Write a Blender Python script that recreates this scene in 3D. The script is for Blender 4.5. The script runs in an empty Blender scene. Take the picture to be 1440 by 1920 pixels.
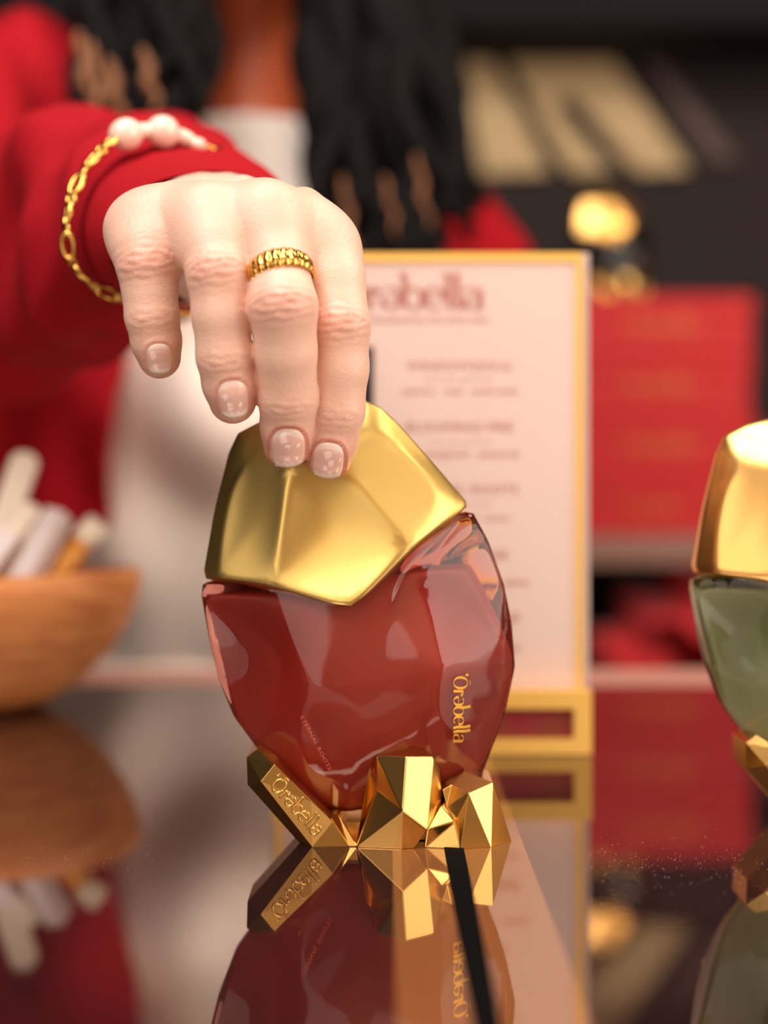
import bpy, bmesh, math, random
import numpy as np
from mathutils import Vector, Matrix, geometry
from mathutils.bvhtree import BVHTree

# ------------------------------------------------------------------ camera
T = 0.92                 # height of the table top
CZ = T + 0.115           # height of the lens
F = 3000.0               # focal length in pixels of the 1440x1920 frame
HY = 900.0               # row of the horizon
sc = bpy.context.scene
C = sc.collection
cam_d = bpy.data.cameras.new('camera')
cam = bpy.data.objects.new('camera', cam_d)
C.objects.link(cam)
cam.location = (0, 0, CZ)
cam.rotation_euler = (math.pi / 2, 0, 0)
cam_d.sensor_fit = 'VERTICAL'
cam_d.sensor_height = 36
cam_d.sensor_width = 27
cam_d.lens = F / 1920 * 36
cam_d.shift_y = -(960 - HY) / 1920
cam_d.clip_start = 0.01
cam_d.dof.use_dof = True
cam_d.dof.focus_distance = 0.494
cam_d.dof.aperture_fstop = 4.1
sc.camera = cam
sc.view_settings.view_transform = 'Standard'
sc.view_settings.look = 'None'
sc.view_settings.gamma = 1
sc.view_settings.exposure = 0.0
sc.view_settings.use_curve_mapping = False

w = bpy.data.worlds.new('world')
sc.world = w
w.use_nodes = True
w.node_tree.nodes['Background'].inputs[0].default_value = (0.9, 0.7, 0.55, 1)
w.node_tree.nodes['Background'].inputs[1].default_value = 0.15

def area(name, loc, target, size, power, col, sy=None):
    d = bpy.data.lights.new(name, 'AREA')
    d.energy = power
    d.color = col
    d.shape = 'RECTANGLE'
    d.size = size
    d.size_y = sy or size
    o = bpy.data.objects.new(name, d)
    C.objects.link(o)
    o.location = loc
    o.rotation_euler = (Vector(target) - Vector(loc)).to_track_quat('-Z', 'Y').to_euler()
    return o
KEY = area('ceiling_softbox', (-0.50, -0.30, 2.45), (-0.02, 0.6, 1.0), 0.8, 23, (1, 0.94, 0.88))
FRONT = area('shop_window', (-0.75, -1.72, 1.45), (0.0, 0.9, 1.1), 2.6, 24, (1, 0.91, 0.83), 1.6)  # unseen fill added behind the camera to light torso and gold facets
SIDE = area('side_lamp', (1.35, 0.05, 1.35), (-0.08, 1.15, 0.95), 1.2, 18, (1, 0.88, 0.78))  # fill added to brighten the torso from the right
DOWN = area('counter_downlight', (-0.05, 0.45, 2.1), (-0.12, 1.2, 0.95), 0.35, 6, (1, 0.92, 0.84))  # fill added above the table to brighten the torso
WASH = area('wall_washer', (0.0, -0.9, 2.75), (0.0, -1.8, 1.2), 2.2, 30, (1, 0.82, 0.64), 0.3)  # fill added to brighten the front wall that the gold reflects
COUNTER = area('shop_light', (0.85, 0.7, 2.3), (0.5, 2.05, 0.9), 0.4, 12, (1, 0.80, 0.60))  # fill added to light the back counter and its compartment

# ------------------------------------------------------------------ helpers
def P(px, py, Y):
    """point of the place seen along pixel (px, py) at distance Y"""
    return Vector(((px - 720) * Y / F, Y, CZ + (HY - py) * Y / F))

def onT(px, py, lift=0.0):
    Y = (CZ - T) * F / (py - HY)
    v = P(px, py, Y)
    v.z = T + lift
    return v

def lin(c):
    c = c / 255.0
    return c / 12.92 if c <= 0.04045 else ((c + 0.055) / 1.055) ** 2.4

def rgb(r, g, b):
    return (lin(r), lin(g), lin(b), 1)

def mat(name, col, rough=0.5, metal=0.0, **kw):
    m = bpy.data.materials.new(name)
    m.use_nodes = True
    b = m.node_tree.nodes['Principled BSDF']
    b.inputs['Base Color'].default_value = col
    b.inputs['Roughness'].default_value = rough
    b.inputs['Metallic'].default_value = metal
    for k, v in kw.items():
        b.inputs[k.replace('_', ' ')].default_value = v
    return m

def bump(m, kind, scale, strength, dist=0.001, stretch=(1, 1, 1), coord='Object', detail=3):
    nt = m.node_tree
    b = nt.nodes['Principled BSDF']
    tc = nt.nodes.new('ShaderNodeTexCoord')
    mp = nt.nodes.new('ShaderNodeMapping')
    mp.inputs['Scale'].default_value = stretch
    nt.links.new(tc.outputs[coord], mp.inputs['Vector'])
    if kind == 'noise':
        t = nt.nodes.new('ShaderNodeTexNoise')
        t.inputs['Scale'].default_value = scale
        t.inputs['Detail'].default_value = detail
    elif kind == 'voronoi':
        t = nt.nodes.new('ShaderNodeTexVoronoi')
        t.inputs['Scale'].default_value = scale
    else:
        t = nt.nodes.new('ShaderNodeTexWave')
        t.inputs['Scale'].default_value = scale
        t.inputs['Distortion'].default_value = 1.0
    nt.links.new(mp.outputs[0], t.inputs['Vector'])
    bp = nt.nodes.new('ShaderNodeBump')
    bp.inputs['Strength'].default_value = strength
    bp.inputs['Distance'].default_value = dist
    nt.links.new(t.outputs[0], bp.inputs['Height'])
    if b.inputs['Normal'].is_linked:
        nt.links.new(b.inputs['Normal'].links[0].from_socket, bp.inputs['Normal'])
    nt.links.new(bp.outputs[0], b.inputs['Normal'])
    return t

def vary(m, c1, c2, scale, stretch=(1, 1, 1), detail=4):
    nt = m.node_tree
    b = nt.nodes['Principled BSDF']
    tc = nt.nodes.new('ShaderNodeTexCoord')
    mp = nt.nodes.new('ShaderNodeMapping')
    mp.inputs['Scale'].default_value = stretch
    nt.links.new(tc.outputs['Object'], mp.inputs['Vector'])
    t = nt.nodes.new('ShaderNodeTexNoise')
    t.inputs['Scale'].default_value = scale
    t.inputs['Detail'].default_value = detail
    nt.links.new(mp.outputs[0], t.inputs['Vector'])
    r = nt.nodes.new('ShaderNodeValToRGB')
    r.color_ramp.elements[0].color = c1
    r.color_ramp.elements[1].color = c2
    r.color_ramp.elements[0].position = 0.35
    r.color_ramp.elements[1].position = 0.65
    nt.links.new(t.outputs[0], r.inputs[0])
    nt.links.new(r.outputs[0], b.inputs['Base Color'])

def root(name, label, cat, loc, group=None):
    o = bpy.data.objects.new(name, None)
    o.empty_display_size = 0.02
    C.objects.link(o)
    o.location = loc
    o['label'] = label
    o['category'] = cat
    if group:
        o['group'] = group
    return o

def origin(o):
    v = Vector((0, 0, 0))
    while o:
        v += Vector(o.location)
        o = o.parent
    return v

def mk(name, verts, faces, m, parent=None, smooth=True, label=None, mods=()):
    """world-space verts -> one mesh object under its parent"""
    me = bpy.data.meshes.new(name)
    off = origin(parent)
    if not len(verts):
        raise ValueError(name)
    if parent is None:
        vs = [Vector(v) for v in verts]
        off = Vector((sum(v.x for v in vs) / len(vs), sum(v.y for v in vs) / len(vs), min(v.z for v in vs)))
    me.from_pydata([tuple(Vector(v) - off) for v in verts], [], [tuple(int(i) for i in f) for f in faces])
    me.update()
    me.materials.append(m)
    if smooth:
        me.polygons.foreach_set('use_smooth', [True] * len(me.polygons))
    o = bpy.data.objects.new(name, me)
    C.objects.link(o)
    if parent is not None:
        o.parent = parent
    else:
        o.location = off
    if label:
        o['label'] = label
    for k, kw in mods:
        md = o.modifiers.new(k.lower(), k)
        for a, b in kw.items():
            setattr(md, a, b)
    return o

def struct(o):
    o['kind'] = 'structure'
    return o

def tag(o, label, cat, group=None):
    o['label'] = label
    o['category'] = cat
    if group:
        o['group'] = group
    return o

def box(x0, x1, y0, y1, z0, z1):
    v = [(x, y, z) for x in (x0, x1) for y in (y0, y1) for z in (z0, z1)]
    f = [(0, 1, 3, 2), (4, 6, 7, 5), (0, 4, 5, 1), (2, 3, 7, 6), (0, 2, 6, 4), (1, 5, 7, 3)]
    return v, f

def xf(vf, M):
    return [M @ Vector(v) for v in vf[0]], vf[1]

def join(*parts):
    V, Fc = [], []
    for v, f in parts:
        n = len(V)
        V += [Vector(p) for p in v]
        Fc += [tuple(i + n for i in q) for q in f]
    return V, Fc

def catmull(pts, n, closed=False):
    pts = [np.array(p, float) for p in pts]
    N = len(pts)
    out = []
    for i in range(N if closed else N - 1):
        if closed:
            a, b, c, d = pts[(i - 1) % N], pts[i], pts[(i + 1) % N], pts[(i + 2) % N]
        else:
            a, b, c, d = pts[max(i - 1, 0)], pts[i], pts[i + 1], pts[min(i + 2, N - 1)]
        for k in range(n):
            t = k / n
            out.append(0.5 * (2 * b + (c - a) * t + (2 * a - 5 * b + 4 * c - d) * t * t + (3 * b - a - 3 * c + d) * t ** 3))
    if not closed:
        out.append(pts[-1])
    return out

def tube(path, rad, n=12, closed=False, flat=1.0, up=(0, 0, 1)):
    """tube along a path; rad is a number or one per point"""
    L = len(path)
    path = [Vector(p) for p in path]
    r = [rad] * L if isinstance(rad, (int, float)) else list(rad)
    V, Fc = [], []
    prev = None
    for i in range(L):
        a = path[(i - 1) % L] if closed or i > 0 else path[i]
        b = path[(i + 1) % L] if closed or i < L - 1 else path[i]
        t = (b - a).normalized()
        s = t.cross(Vector(up)) if prev is None else prev - prev.dot(t) * t
        if s.length < 1e-6:
            s = t.cross(Vector((1, 0, 0)))
        s.normalize()
        prev = s
        u = s.cross(t)
        for k in range(n):
            an = 2 * math.pi * k / n
            V.append(path[i] + s * math.cos(an) * r[i] + u * math.sin(an) * r[i] * flat)
    for i in range(L if closed else L - 1):
        for k in range(n):
            j = (i + 1) % L
            Fc.append((i * n + k, i * n + (k + 1) % n, j * n + (k + 1) % n, j * n + k))
    if not closed:
        V.append(path[0]); V.append(path[-1])
        for k in range(n):
            Fc.append((len(V) - 2, (k + 1) % n, k))
            Fc.append((len(V) - 1, (L - 1) * n + k, (L - 1) * n + (k + 1) % n))
    return V, Fc

# ---- smooth distance fields, for bodies and cloth
def np_v(v):
    return np.array(v, dtype=np.float32)

def cone(p, a, b, ra, rb):
    a, b = np_v(a), np_v(b)
    ab = b - a
    L = float(ab @ ab) + 1e-12
    t = np.clip(((p - a) @ ab) / L, 0, 1)
    return np.linalg.norm(p - a - t[:, None] * ab, axis=1) - (ra + (rb - ra) * t)

def ball(p, c, r):
    """ellipsoid, r a triple"""
    q = (p - np_v(c)) / np_v(r)
    k = np.linalg.norm(q, axis=1)
    return (k - 1) * min(r)

def smin(a, b, k):
    h = np.clip(0.5 + 0.5 * (b - a) / k, 0, 1)
    return b * (1 - h) + a * h - k * h * (1 - h)

def nets(fn, lo, hi, h):
    """surface nets over the box lo..hi with cell size h"""
    lo, hi = np.array(lo, float), np.array(hi, float)
    n = np.ceil((hi - lo) / h).astype(int) + 1
    ax = [lo[i] + h * np.arange(n[i]) for i in range(3)]
    Fv = np.empty(n, np.float32)
    Yg, Zg = np.meshgrid(ax[1], ax[2], indexing='ij')
    for s in range(0, n[0], 8):
        xs = ax[0][s:s + 8]
        pts = np.empty((len(xs),) + Yg.shape + (3,), np.float32)
        pts[..., 0] = xs[:, None, None]
        pts[..., 1] = Yg
        pts[..., 2] = Zg
        Fv[s:s + 8] = fn(pts.reshape(-1, 3)).reshape(pts.shape[:-1])
    ins = Fv < 0
    cs = np.zeros(n - 1, int)
    for dx in (0, 1):
        for dy in (0, 1):
            for dz in (0, 1):
                cs += ins[dx:n[0] - 1 + dx, dy:n[1] - 1 + dy, dz:n[2] - 1 + dz]
    act = (cs > 0) & (cs < 8)
    idx = np.argwhere(act)
    ids = np.full(n - 1, -1, int)
    ids[act] = np.arange(len(idx))
    acc = np.zeros((len(idx), 3))
    cnt = np.zeros(len(idx))
    for axis in range(3):
        o1, o2 = [a for a in range(3) if a != axis]
        for u in (0, 1):
            for v in (0, 1):
                a = idx.copy()
                a[:, o1] += u
                a[:, o2] += v
                b = a.copy()
                b[:, axis] += 1
                fa = Fv[a[:, 0], a[:, 1], a[:, 2]]
                fb = Fv[b[:, 0], b[:, 1], b[:, 2]]
                cr = (fa < 0) != (fb < 0)
                t = np.where(cr, fa / np.where(fa == fb, 1, fa - fb), 0)
                pt = a.astype(float)
                pt[:, axis] += t
                acc[cr] += pt[cr]
                cnt[cr] += 1
    V = lo + h * acc / np.maximum(cnt, 1)[:, None]
    Q = []
    for axis in range(3):
        o1, o2 = [a for a in range(3) if a != axis]
        sl0 = [slice(None)] * 3
        sl1 = [slice(None)] * 3
        sl0[axis] = slice(0, n[axis] - 1)
        sl1[axis] = slice(1, n[axis])
        cr = ins[tuple(sl0)] != ins[tuple(sl1)]
        e = np.argwhere(cr)
        e = e[(e[:, o1] > 0) & (e[:, o2] > 0) & (e[:, o1] < n[o1] - 1) & (e[:, o2] < n[o2] - 1)]
        def cid(d1, d2):
            q = e.copy()
            q[:, o1] -= d1
            q[:, o2] -= d2
            return ids[q[:, 0], q[:, 1], q[:, 2]]
        quad = np.stack([cid(1, 1), cid(0, 1), cid(0, 0), cid(1, 0)], 1)
        flip = ins[e[:, 0], e[:, 1], e[:, 2]]
        if axis == 1:
            flip = ~flip
        quad[~flip] = quad[~flip][:, ::-1]
        Q.append(quad)
    Q = np.concatenate(Q)
    return V, Q[(Q >= 0).all(1)]

def grad(fn, p, e=0.0004):
    g = np.empty_like(p)
    for i in range(3):
        d = np.zeros(3, p.dtype)
        d[i] = e
        g[:, i] = (fn(p + d) - fn(p - d)) / (2 * e)
    L = np.linalg.norm(g, axis=1, keepdims=True)
    return g / np.maximum(L, 1e-6), L

def snap(fn, p, it=2):
    for _ in range(it):
        g, L = grad(fn, p)
        p = p - g * (fn(p) / np.maximum(L[:, 0], 0.3))[:, None]
    return p

# ---- faceted solids drawn as a front net with depth, closed behind
def facet(name, pts, loop, edges, m, parent, Y0, back=0.8, sub=2, crease=0.55, flat=False, table=(), ybak=None, smooth=True, label=None):
    """pts: name -> (px, py, front offset cm[, back offset cm]); loop: outline; edges: ridges"""
    names = list(pts)
    co = [Vector((pts[k][0], -pts[k][1])) for k in names]
    ix = {k: i for i, k in enumerate(names)}
    ed = [(ix[loop[i]], ix[loop[(i + 1) % len(loop)]]) for i in range(len(loop))] + [(ix[a], ix[b]) for a, b in edges]
    res = geometry.delaunay_2d_cdt(co, ed, [[ix[k] for k in loop]], 1, 1e-5, True)
    v2, _, tris, vo, eo, fo = res
    front, bk = [], []
    for i, c in enumerate(v2):
        src = [j for j in vo[i]]
        if src:
            q = pts[names[src[0]]]
            fd = q[2]
            bd = q[3] if len(q) > 3 else -fd * back
            nm = names[src[0]]
        else:
            print('CROSS', name, names[:3], c)
            raise ValueError('crossing edges in ' + name)
        Y = Y0 - fd / 100
        p = P(c.x, -c.y, Y)
        if nm in table:
            p = onT(c.x, -c.y)
            p.z = T
        front.append(p)
        pb = p.copy()
        pb.y = Y0 - bd / 100 if ybak is None else ybak
        bk.append(pb)
    n = len(front)
    same = [abs(front[i].y - bk[i].y) < 1e-6 for i in range(n)]
    V = list(front)
    bi = {}
    for i in range(n):
        if same[i]:
            bi[i] = i
        else:
            bi[i] = len(V)
            V.append(bk[i])
    Fc = []
    cnt = {}
    for t in tris:
        a, b, c = t
        nrm = (front[b] - front[a]).cross(front[c] - front[a])
        if nrm.y > 0:
            t = (a, c, b)
        Fc.append(tuple(t))
        Fc.append(tuple(bi[i] for i in reversed(t)))
        for k in range(3):
            e = (t[k], t[(k + 1) % 3])
            cnt[e] = 1
    for (a, b) in list(cnt):
        if (b, a) not in cnt:
            q = []
            for i in (b, a, bi[a], bi[b]):
                if i not in q:
                    q.append(i)
            if len(q) > 2:
                Fc.append(tuple(q))
    o = mk(name, V, Fc, m, parent, smooth=smooth, label=label)
    me = o.data
    if sub:
        if crease > 0:
            ridge = set()
            for a, b in ed:
                ridge.add(frozenset((tuple(round(x, 6) for x in me.vertices[a].co), tuple(round(x, 6) for x in me.vertices[b].co))))
            at = me.attributes.new('crease_edge', 'FLOAT', 'EDGE')
            vals = []
            rk = set(frozenset(e) for e in ed)
            back_of = {bi[i]: i for i in range(n)}
            for e in me.edges:
                a, b = e.vertices
                a2, b2 = back_of.get(a, a), back_of.get(b, b)
                vals.append(crease if (frozenset((a, b)) in rk or frozenset((a2, b2)) in rk or a2 == b2) else 0.0)
            at.data.foreach_set('value', vals)
        md = o.modifiers.new('subsurf', 'SUBSURF')
        md.levels = sub
        md.render_levels = sub
    return o

def bvh_of(o):
    bpy.context.view_layer.update()
    dg = bpy.context.evaluated_depsgraph_get()
    ev = o.evaluated_get(dg)
    me = ev.to_mesh()
    M = Matrix.Translation(origin(o))
    t = BVHTree.FromPolygons([M @ v.co for v in me.vertices], [tuple(p.vertices) for p in me.polygons])
    ev.to_mesh_clear()
    return t

def cast(bvh, px, py, lift, fallback):
    o = Vector((0, 0, CZ))
    d = Vector(((px - 720) / F, 1, (HY - py) / F)).normalized()
    h = bvh.ray_cast(o, d)
    if h[0] is None:
        return P(px, py, fallback - lift)
    return h[0] - d * lift

# ---- lettering: pen strokes with thick uprights and hair-thin bars
def arc(cx, cy, rx, ry, a0, a1, n=18):
    return [(cx + rx * math.cos(math.radians(a0 + (a1 - a0) * i / n)), cy + ry * math.sin(math.radians(a0 + (a1 - a0) * i / n))) for i in range(n + 1)]

def e_glyph():
    return [[(0.06, 0.5), (0.8, 0.5)], arc(0.42, 0.5, 0.39, 0.47, 0, 310)]
GLY = {
    'O': (1.25, [arc(0.58, 0.68, 0.52, 0.66, 0, 360, 30), arc(0.58, 1.5, 0.2, 0.09, 20, 160, 8)]),
    "'": (0.25, [[(0.0, 1.42), (0.08, 1.3), (0.03, 1.16)]]),
    'r': (0.66, [[(0.14, 0), (0.14, 0.95)], arc(0.36, 0.68, 0.22, 0.26, 170, 60, 8), arc(0.50, 0.78, 0.05, 0.06, 0, 360, 8)]),
    'e': (0.92, e_glyph()),
    '@': (0.92, [[(0.84 - x, 1.0 - y) for x, y in s] for s in e_glyph()]),
    'b': (0.96, [[(0.10, 0.5), (0.12, 1.1), (0.0, 1.62)], arc(0.47, 0.48, 0.38, 0.46, 0, 360, 24)]),
    'l': (0.40, [[(0.22, 0.0), (0.12, 0.35), (0.12, 1.1), (0.0, 1.6)]]),
    'a': (0.95, [[(0.68, 0.0), (0.68, 0.7)], arc(0.38, 0.68, 0.30, 0.28, 0, 160, 12), arc(0.37, 0.28, 0.31, 0.27, 0, 360, 20)]),
}
LOGO = "'Or@bella"

def pen(stroke, thin, thick):
    pts = [Vector(p) for p in stroke]
    if len(pts) < 8:
        q = []
        for i in range(len(pts) - 1):
            for k in range(6):
                q.append(pts[i].lerp(pts[i + 1], k / 6))
        q.append(pts[-1])
        pts = q
    L, R = [], []
    for i, p in enumerate(pts):
        t = (pts[min(i + 1, len(pts) - 1)] - pts[max(i - 1, 0)])
        t.normalize()
        wd = (thin + (thick - thin) * abs(t.y) ** 2.2) / 2
        nn = Vector((-t.y, t.x)) * wd
        L.append(p + nn)
        R.append(p - nn)
    return L, R

LAYER = []
def logo_shape(thin=0.05, thick=0.24, closed=False):
    """quads of the word as 2-D ribbons; x advance is normalised to 0..1 and y in x-heights scaled alike"""
    x = 0
    V, Fc = [], []
    LAYER.clear()
    for ch in LOGO:
        adv, st = GLY[ch]
        for s in st:
            lay = (lay + 1) % 3 if LAYER else 0
            LAYER.extend([lay] * (2 * max(len(s), 0 if len(s) >= 8 else 6 * (len(s) - 1) + 1)))
            L, R = pen([(a + x, b) for a, b in s], thin, thick)
            n = len(V)
            V += L + R
            m = len(L)
            for i in range(m - 1):
                Fc.append((n + i, n + i + 1, n + m + i + 1, n + m + i))
        x += adv
    return [(v.x / x, v.y / x) for v in V], Fc

def logo_strokes():
    x = 0
    out = []
    for ch in LOGO:
        adv, st = GLY[ch]
        for s in st:
            q = [(a + x, b) for a, b in s]
            out.append(q)
        x += adv
    return [[(a / x, b / x) for a, b in s] for s in out]

def words(txt):
    """2-D mesh of plain capitals, width 1, from the built-in face"""
    cu = bpy.data.curves.new('t', 'FONT')
    cu.body = txt
    cu.resolution_u = 2
    o = bpy.data.objects.new('t', cu)
    C.objects.link(o)
    bpy.context.view_layer.update()
    me = bpy.data.meshes.new_from_object(o.evaluated_get(bpy.context.evaluated_depsgraph_get()))
    vs = [(v.co.x, v.co.y) for v in me.vertices]
    fs = [tuple(p.vertices) for p in me.polygons]
    bpy.data.objects.remove(o)
    bpy.data.curves.remove(cu)
    bpy.data.meshes.remove(me)
    x0 = min(v[0] for v in vs)
    x1 = max(v[0] for v in vs)
    return [((a - x0) / (x1 - x0), b / (x1 - x0)) for a, b in vs], fs
# ------------------------------------------------------------------ the room
M_wall = mat('dark_plaster', rgb(38, 27, 28), 0.8)
bump(M_wall, 'noise', 40, 0.2)
M_cream = mat('cream_plaster', rgb(236, 214, 190), 0.8)
bump(M_cream, 'noise', 60, 0.2)
M_ceil = mat('ceiling_paint', rgb(14, 12, 14), 0.9)
bump(M_ceil, 'noise', 50, 0.1)
M_floor = mat('floor_tiles', rgb(120, 100, 88), 0.4)
vary(M_floor, rgb(110, 92, 80), rgb(132, 112, 98), 3)
X0, X1, Y0R, Y1R, ZT = -1.9, 2.1, -1.8, 2.7, 2.9
struct(mk('floor', *box(X0, X1, Y0R, Y1R, -0.1, 0), M_floor, smooth=False))
struct(mk('ceiling', *box(X0, X1, Y0R, Y1R, ZT, ZT + 0.1), M_ceil, smooth=False))
struct(mk('wall_back', *box(X0, X1, Y1R, Y1R + 0.1, 0, ZT), M_wall, smooth=False))
struct(mk('wall_left', *box(X0 - 0.1, X0, Y0R, Y1R, 0, ZT), M_wall, smooth=False))
struct(mk('wall_right', *box(X1, X1 + 0.1, Y0R, Y1R, 0, ZT), M_cream, smooth=False))
struct(mk('wall_front', *box(X0, X1, Y0R - 0.1, Y0R, 0, ZT), M_cream, smooth=False))
struct(mk('baseboard_back', *box(X0, X1, Y1R - 0.02, Y1R, 0, 0.1), M_ceil, smooth=False))

struct(mk('trim_1', *box(X0, X1, 2.45, Y1R, 1.735, ZT), M_ceil, smooth=False))

# table with a mirror-bright top
M_top = mat('mirror_lacquer', rgb(38, 20, 22), 0.03, IOR=3.4)
bt = M_top.node_tree.nodes['Principled BSDF']
bt.inputs['Specular Tint'].default_value = (1.0, 0.90, 0.84, 1)
nt = M_top.node_tree
tcn = nt.nodes.new('ShaderNodeTexCoord')
nz = nt.nodes.new('ShaderNodeTexNoise')
nz.inputs['Scale'].default_value = 260
nz.inputs['Detail'].default_value = 8
nt.links.new(tcn.outputs['Object'], nz.inputs['Vector'])
mr = nt.nodes.new('ShaderNodeMapRange')
mr.inputs[1].default_value = 0.4
mr.inputs[2].default_value = 0.8
mr.inputs[3].default_value = 0.02
mr.inputs[4].default_value = 0.07
nt.links.new(nz.outputs[0], mr.inputs[0])
nt.links.new(mr.outputs[0], bt.inputs['Roughness'])
M_band = mat('mirror_lacquer_amber', rgb(132, 84, 48), 0.03, IOR=2.5)
M_gasket = mat('black_rubber', rgb(8, 8, 10), 0.9, Specular_IOR_Level=0.05)
bump(M_gasket, 'noise', 400, 0.1)
M_trim = mat('rose_trim', rgb(190, 140, 125), 0.45)
bump(M_trim, 'noise', 90, 0.2)
M_plinth = mat('dark_plinth', rgb(40, 28, 28), 0.5)
bump(M_plinth, 'noise', 30, 0.2)
tb = root('display_table', 'dark mirror-glossy display table with a rose trim along its far edge', 'table', (0, 0.5, 0))
YE = 0.896
TH = 0.03
def top_piece(name, x0, x1, m, label=None, z=T, y0=0.12, y1=YE):
    return mk(name, *box(x0, x1, y0, y1, T - TH, z), m, tb, smooth=False, label=label)
top_piece('table_top', -1.1, 0.0026, M_top)
top_piece('amber_panel', 0.0026, 0.0188, M_band, 'amber brown glossy band in the top')
top_piece('amber_panel', 0.0248, 0.0440, M_band, 'amber brown glossy band in the top')
top_piece('gasket', 0.0188, 0.0248, M_gasket, 'matt black strip', z=T + 0.0004, y1=0.503)
top_piece('amber_panel', 0.0188, 0.0248, M_band, 'amber brown glossy band in the top', y0=0.503)
top_piece('table_top', 0.0440, 1.2, M_top)
mk('edge_trim', *box(-1.1, 1.2, YE, 0.972, T - TH, T + 0.0002), M_trim, tb, smooth=False, label='matt rose edge trim')
mk('plinth', *box(-1.0, 1.1, 0.17, 0.93, 0, T - TH), M_plinth, tb, smooth=False)

# specks of dust and scratches on the lacquer
random.seed(5)
M_dust = mat('dust', rgb(230, 210, 190), 0.8)
bump(M_dust, 'noise', 500, 0.2)
dv, df = [], []
for i in range(420):
    if i < 260:
        px, py = random.uniform(1105, 1440), random.gauss(1622, 30)
    elif i < 360:
        px, py = random.uniform(0, 300), random.gauss(1610, 25)
    else:
        px, py = random.uniform(0, 1440), random.uniform(1560, 1880)
    if py < 1520 or py > 1915:
        continue
    c = onT(px, py, 0.00012)
    s = random.uniform(0.00004, 0.00012)
    n = len(dv)
    a = random.uniform(0, 6)
    for k in range(4):
        dv.append(c + Vector((math.cos(a + k * 1.57) * s * random.uniform(.6, 1.6), math.sin(a + k * 1.57) * s, 0)))
    dv.append(c + Vector((0, 0, s * 0.6)))
    for k in range(4):
        df.append((n + k, n + (k + 1) % 4, n + 4))
du = mk('dust_specks', dv, df, M_dust, None, smooth=False)
tag(du, 'fine pale dust specks lying on the dark glossy table top', 'dust')
du['kind'] = 'stuff'

# slanted patch of light on the back wall, built as pale coloured shapes
M_patch = mat('pale_slats', rgb(214, 186, 140), 0.7)
bump(M_patch, 'wave', 90, 0.15, stretch=(0, 0, 1))
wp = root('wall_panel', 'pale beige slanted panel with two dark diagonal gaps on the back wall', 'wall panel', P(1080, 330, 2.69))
def slab(name, poly, m, parent, y0, y1):
    n = len(poly)
    V = [P(a, b, y0) for a, b in poly]
    V += [Vector((v.x, y1, v.z)) for v in V]
    Fc = [tuple(range(n)), tuple(range(2 * n - 1, n - 1, -1))] + [(i, i + n, (i + 1) % n + n, (i + 1) % n) for i in range(n)]
    return mk(name, V, Fc, m, parent, smooth=False)
slab('slat_field', [(868, 98), (918, 104), (1030, 322), (905, 326), (880, 200)], M_patch, wp, 2.675, 2.698)
slab('slat_field', [(945, 96), (1132, 90), (1292, 318), (1196, 322), (1085, 188), (1050, 184), (1040, 205), (1148, 322), (1070, 322)], M_patch, wp, 2.675, 2.698)
M_dim = mat('dim_slats', rgb(96, 76, 74), 0.7)  # fainter bar of the same light patch, as a darker colour
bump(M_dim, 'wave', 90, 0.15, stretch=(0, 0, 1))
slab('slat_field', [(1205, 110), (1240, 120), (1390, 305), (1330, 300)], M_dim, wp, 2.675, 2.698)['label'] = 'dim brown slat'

# back counter
M_shelf = mat('rose_laminate', rgb(150, 108, 96), 0.5)
bump(M_shelf, 'noise', 60, 0.1)
M_cav = mat('black_laminate', rgb(16, 16, 20), 0.6)
bump(M_cav, 'noise', 60, 0.1)
zc = CZ - 0.065
bc = root('back_counter', 'long counter with a rose brown top over an open black compartment', 'counter', (0.5, 2.1, 0))
mk('counter_top', *box(-0.9, 1.5, 1.895, 2.45, zc - 0.034, zc), M_shelf, bc, smooth=False)
mk('back_panel', *box(-0.88, 1.48, 2.38, 2.42, 0, zc - 0.034), M_cav, bc, smooth=False)
for x in (-0.88, 1.44):
    mk('side_panel', *box(x, x + 0.04, 1.92, 2.38, 0, zc - 0.034), M_cav, bc, smooth=False)
mk('shelf', *box(-0.84, 1.44, 1.92, 2.38, CZ - 0.34, CZ - 0.31), M_cav, bc, smooth=False)
mk('base_panel', *box(-0.84, 1.44, 1.96, 2.38, 0, CZ - 0.34), M_cav, bc, smooth=False)

# ------------------------------------------------------------------ red gift boxes
M_red = mat('red_card', rgb(196, 10, 20), 0.6)
bump(M_red, 'noise', 200, 0.1)
M_foil = mat('gold_foil', rgb(215, 104, 50), 0.45, 0.3)
bump(M_foil, 'noise', 300, 0.05)
lv, lf = logo_shape(0.08, 0.26)
ords = ['lowest', 'second from the bottom', 'second from the top', 'topmost']
for k in range(4):
    hz = 0.0713
    z0 = zc + k * hz
    jx = [0.0, 0.002, -0.001, 0.001][k]
    g = root('gift_box', 'red gift box with gold lettering, %s of four stacked' % ords[k], 'box', (0.322 + jx, 2.0, z0), 'stacked red gift boxes')
    mk('box_base', *box(0.207 + jx, 0.437 + jx, 1.902, 2.098, z0, z0 + 0.045), M_red, g, smooth=False, mods=[('BEVEL', dict(width=0.003, segments=2))])
    mk('box_lid', *box(0.205 + jx, 0.439 + jx, 1.90, 2.10, z0 + 0.044, z0 + hz - 0.0006), M_red, g, smooth=False, mods=[('BEVEL', dict(width=0.003, segments=2))])
    W = [0.07, 0.088, 0.088, 0.092][k]
    mk('gold_lettering', [Vector((0.282 + jx + a * W, 1.8988 - LAYER[i] * 4e-5, z0 + 0.026 + b * W)) for i, (a, b) in enumerate(lv)], lf, M_foil, g, smooth=False, label='gold foil word')

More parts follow.
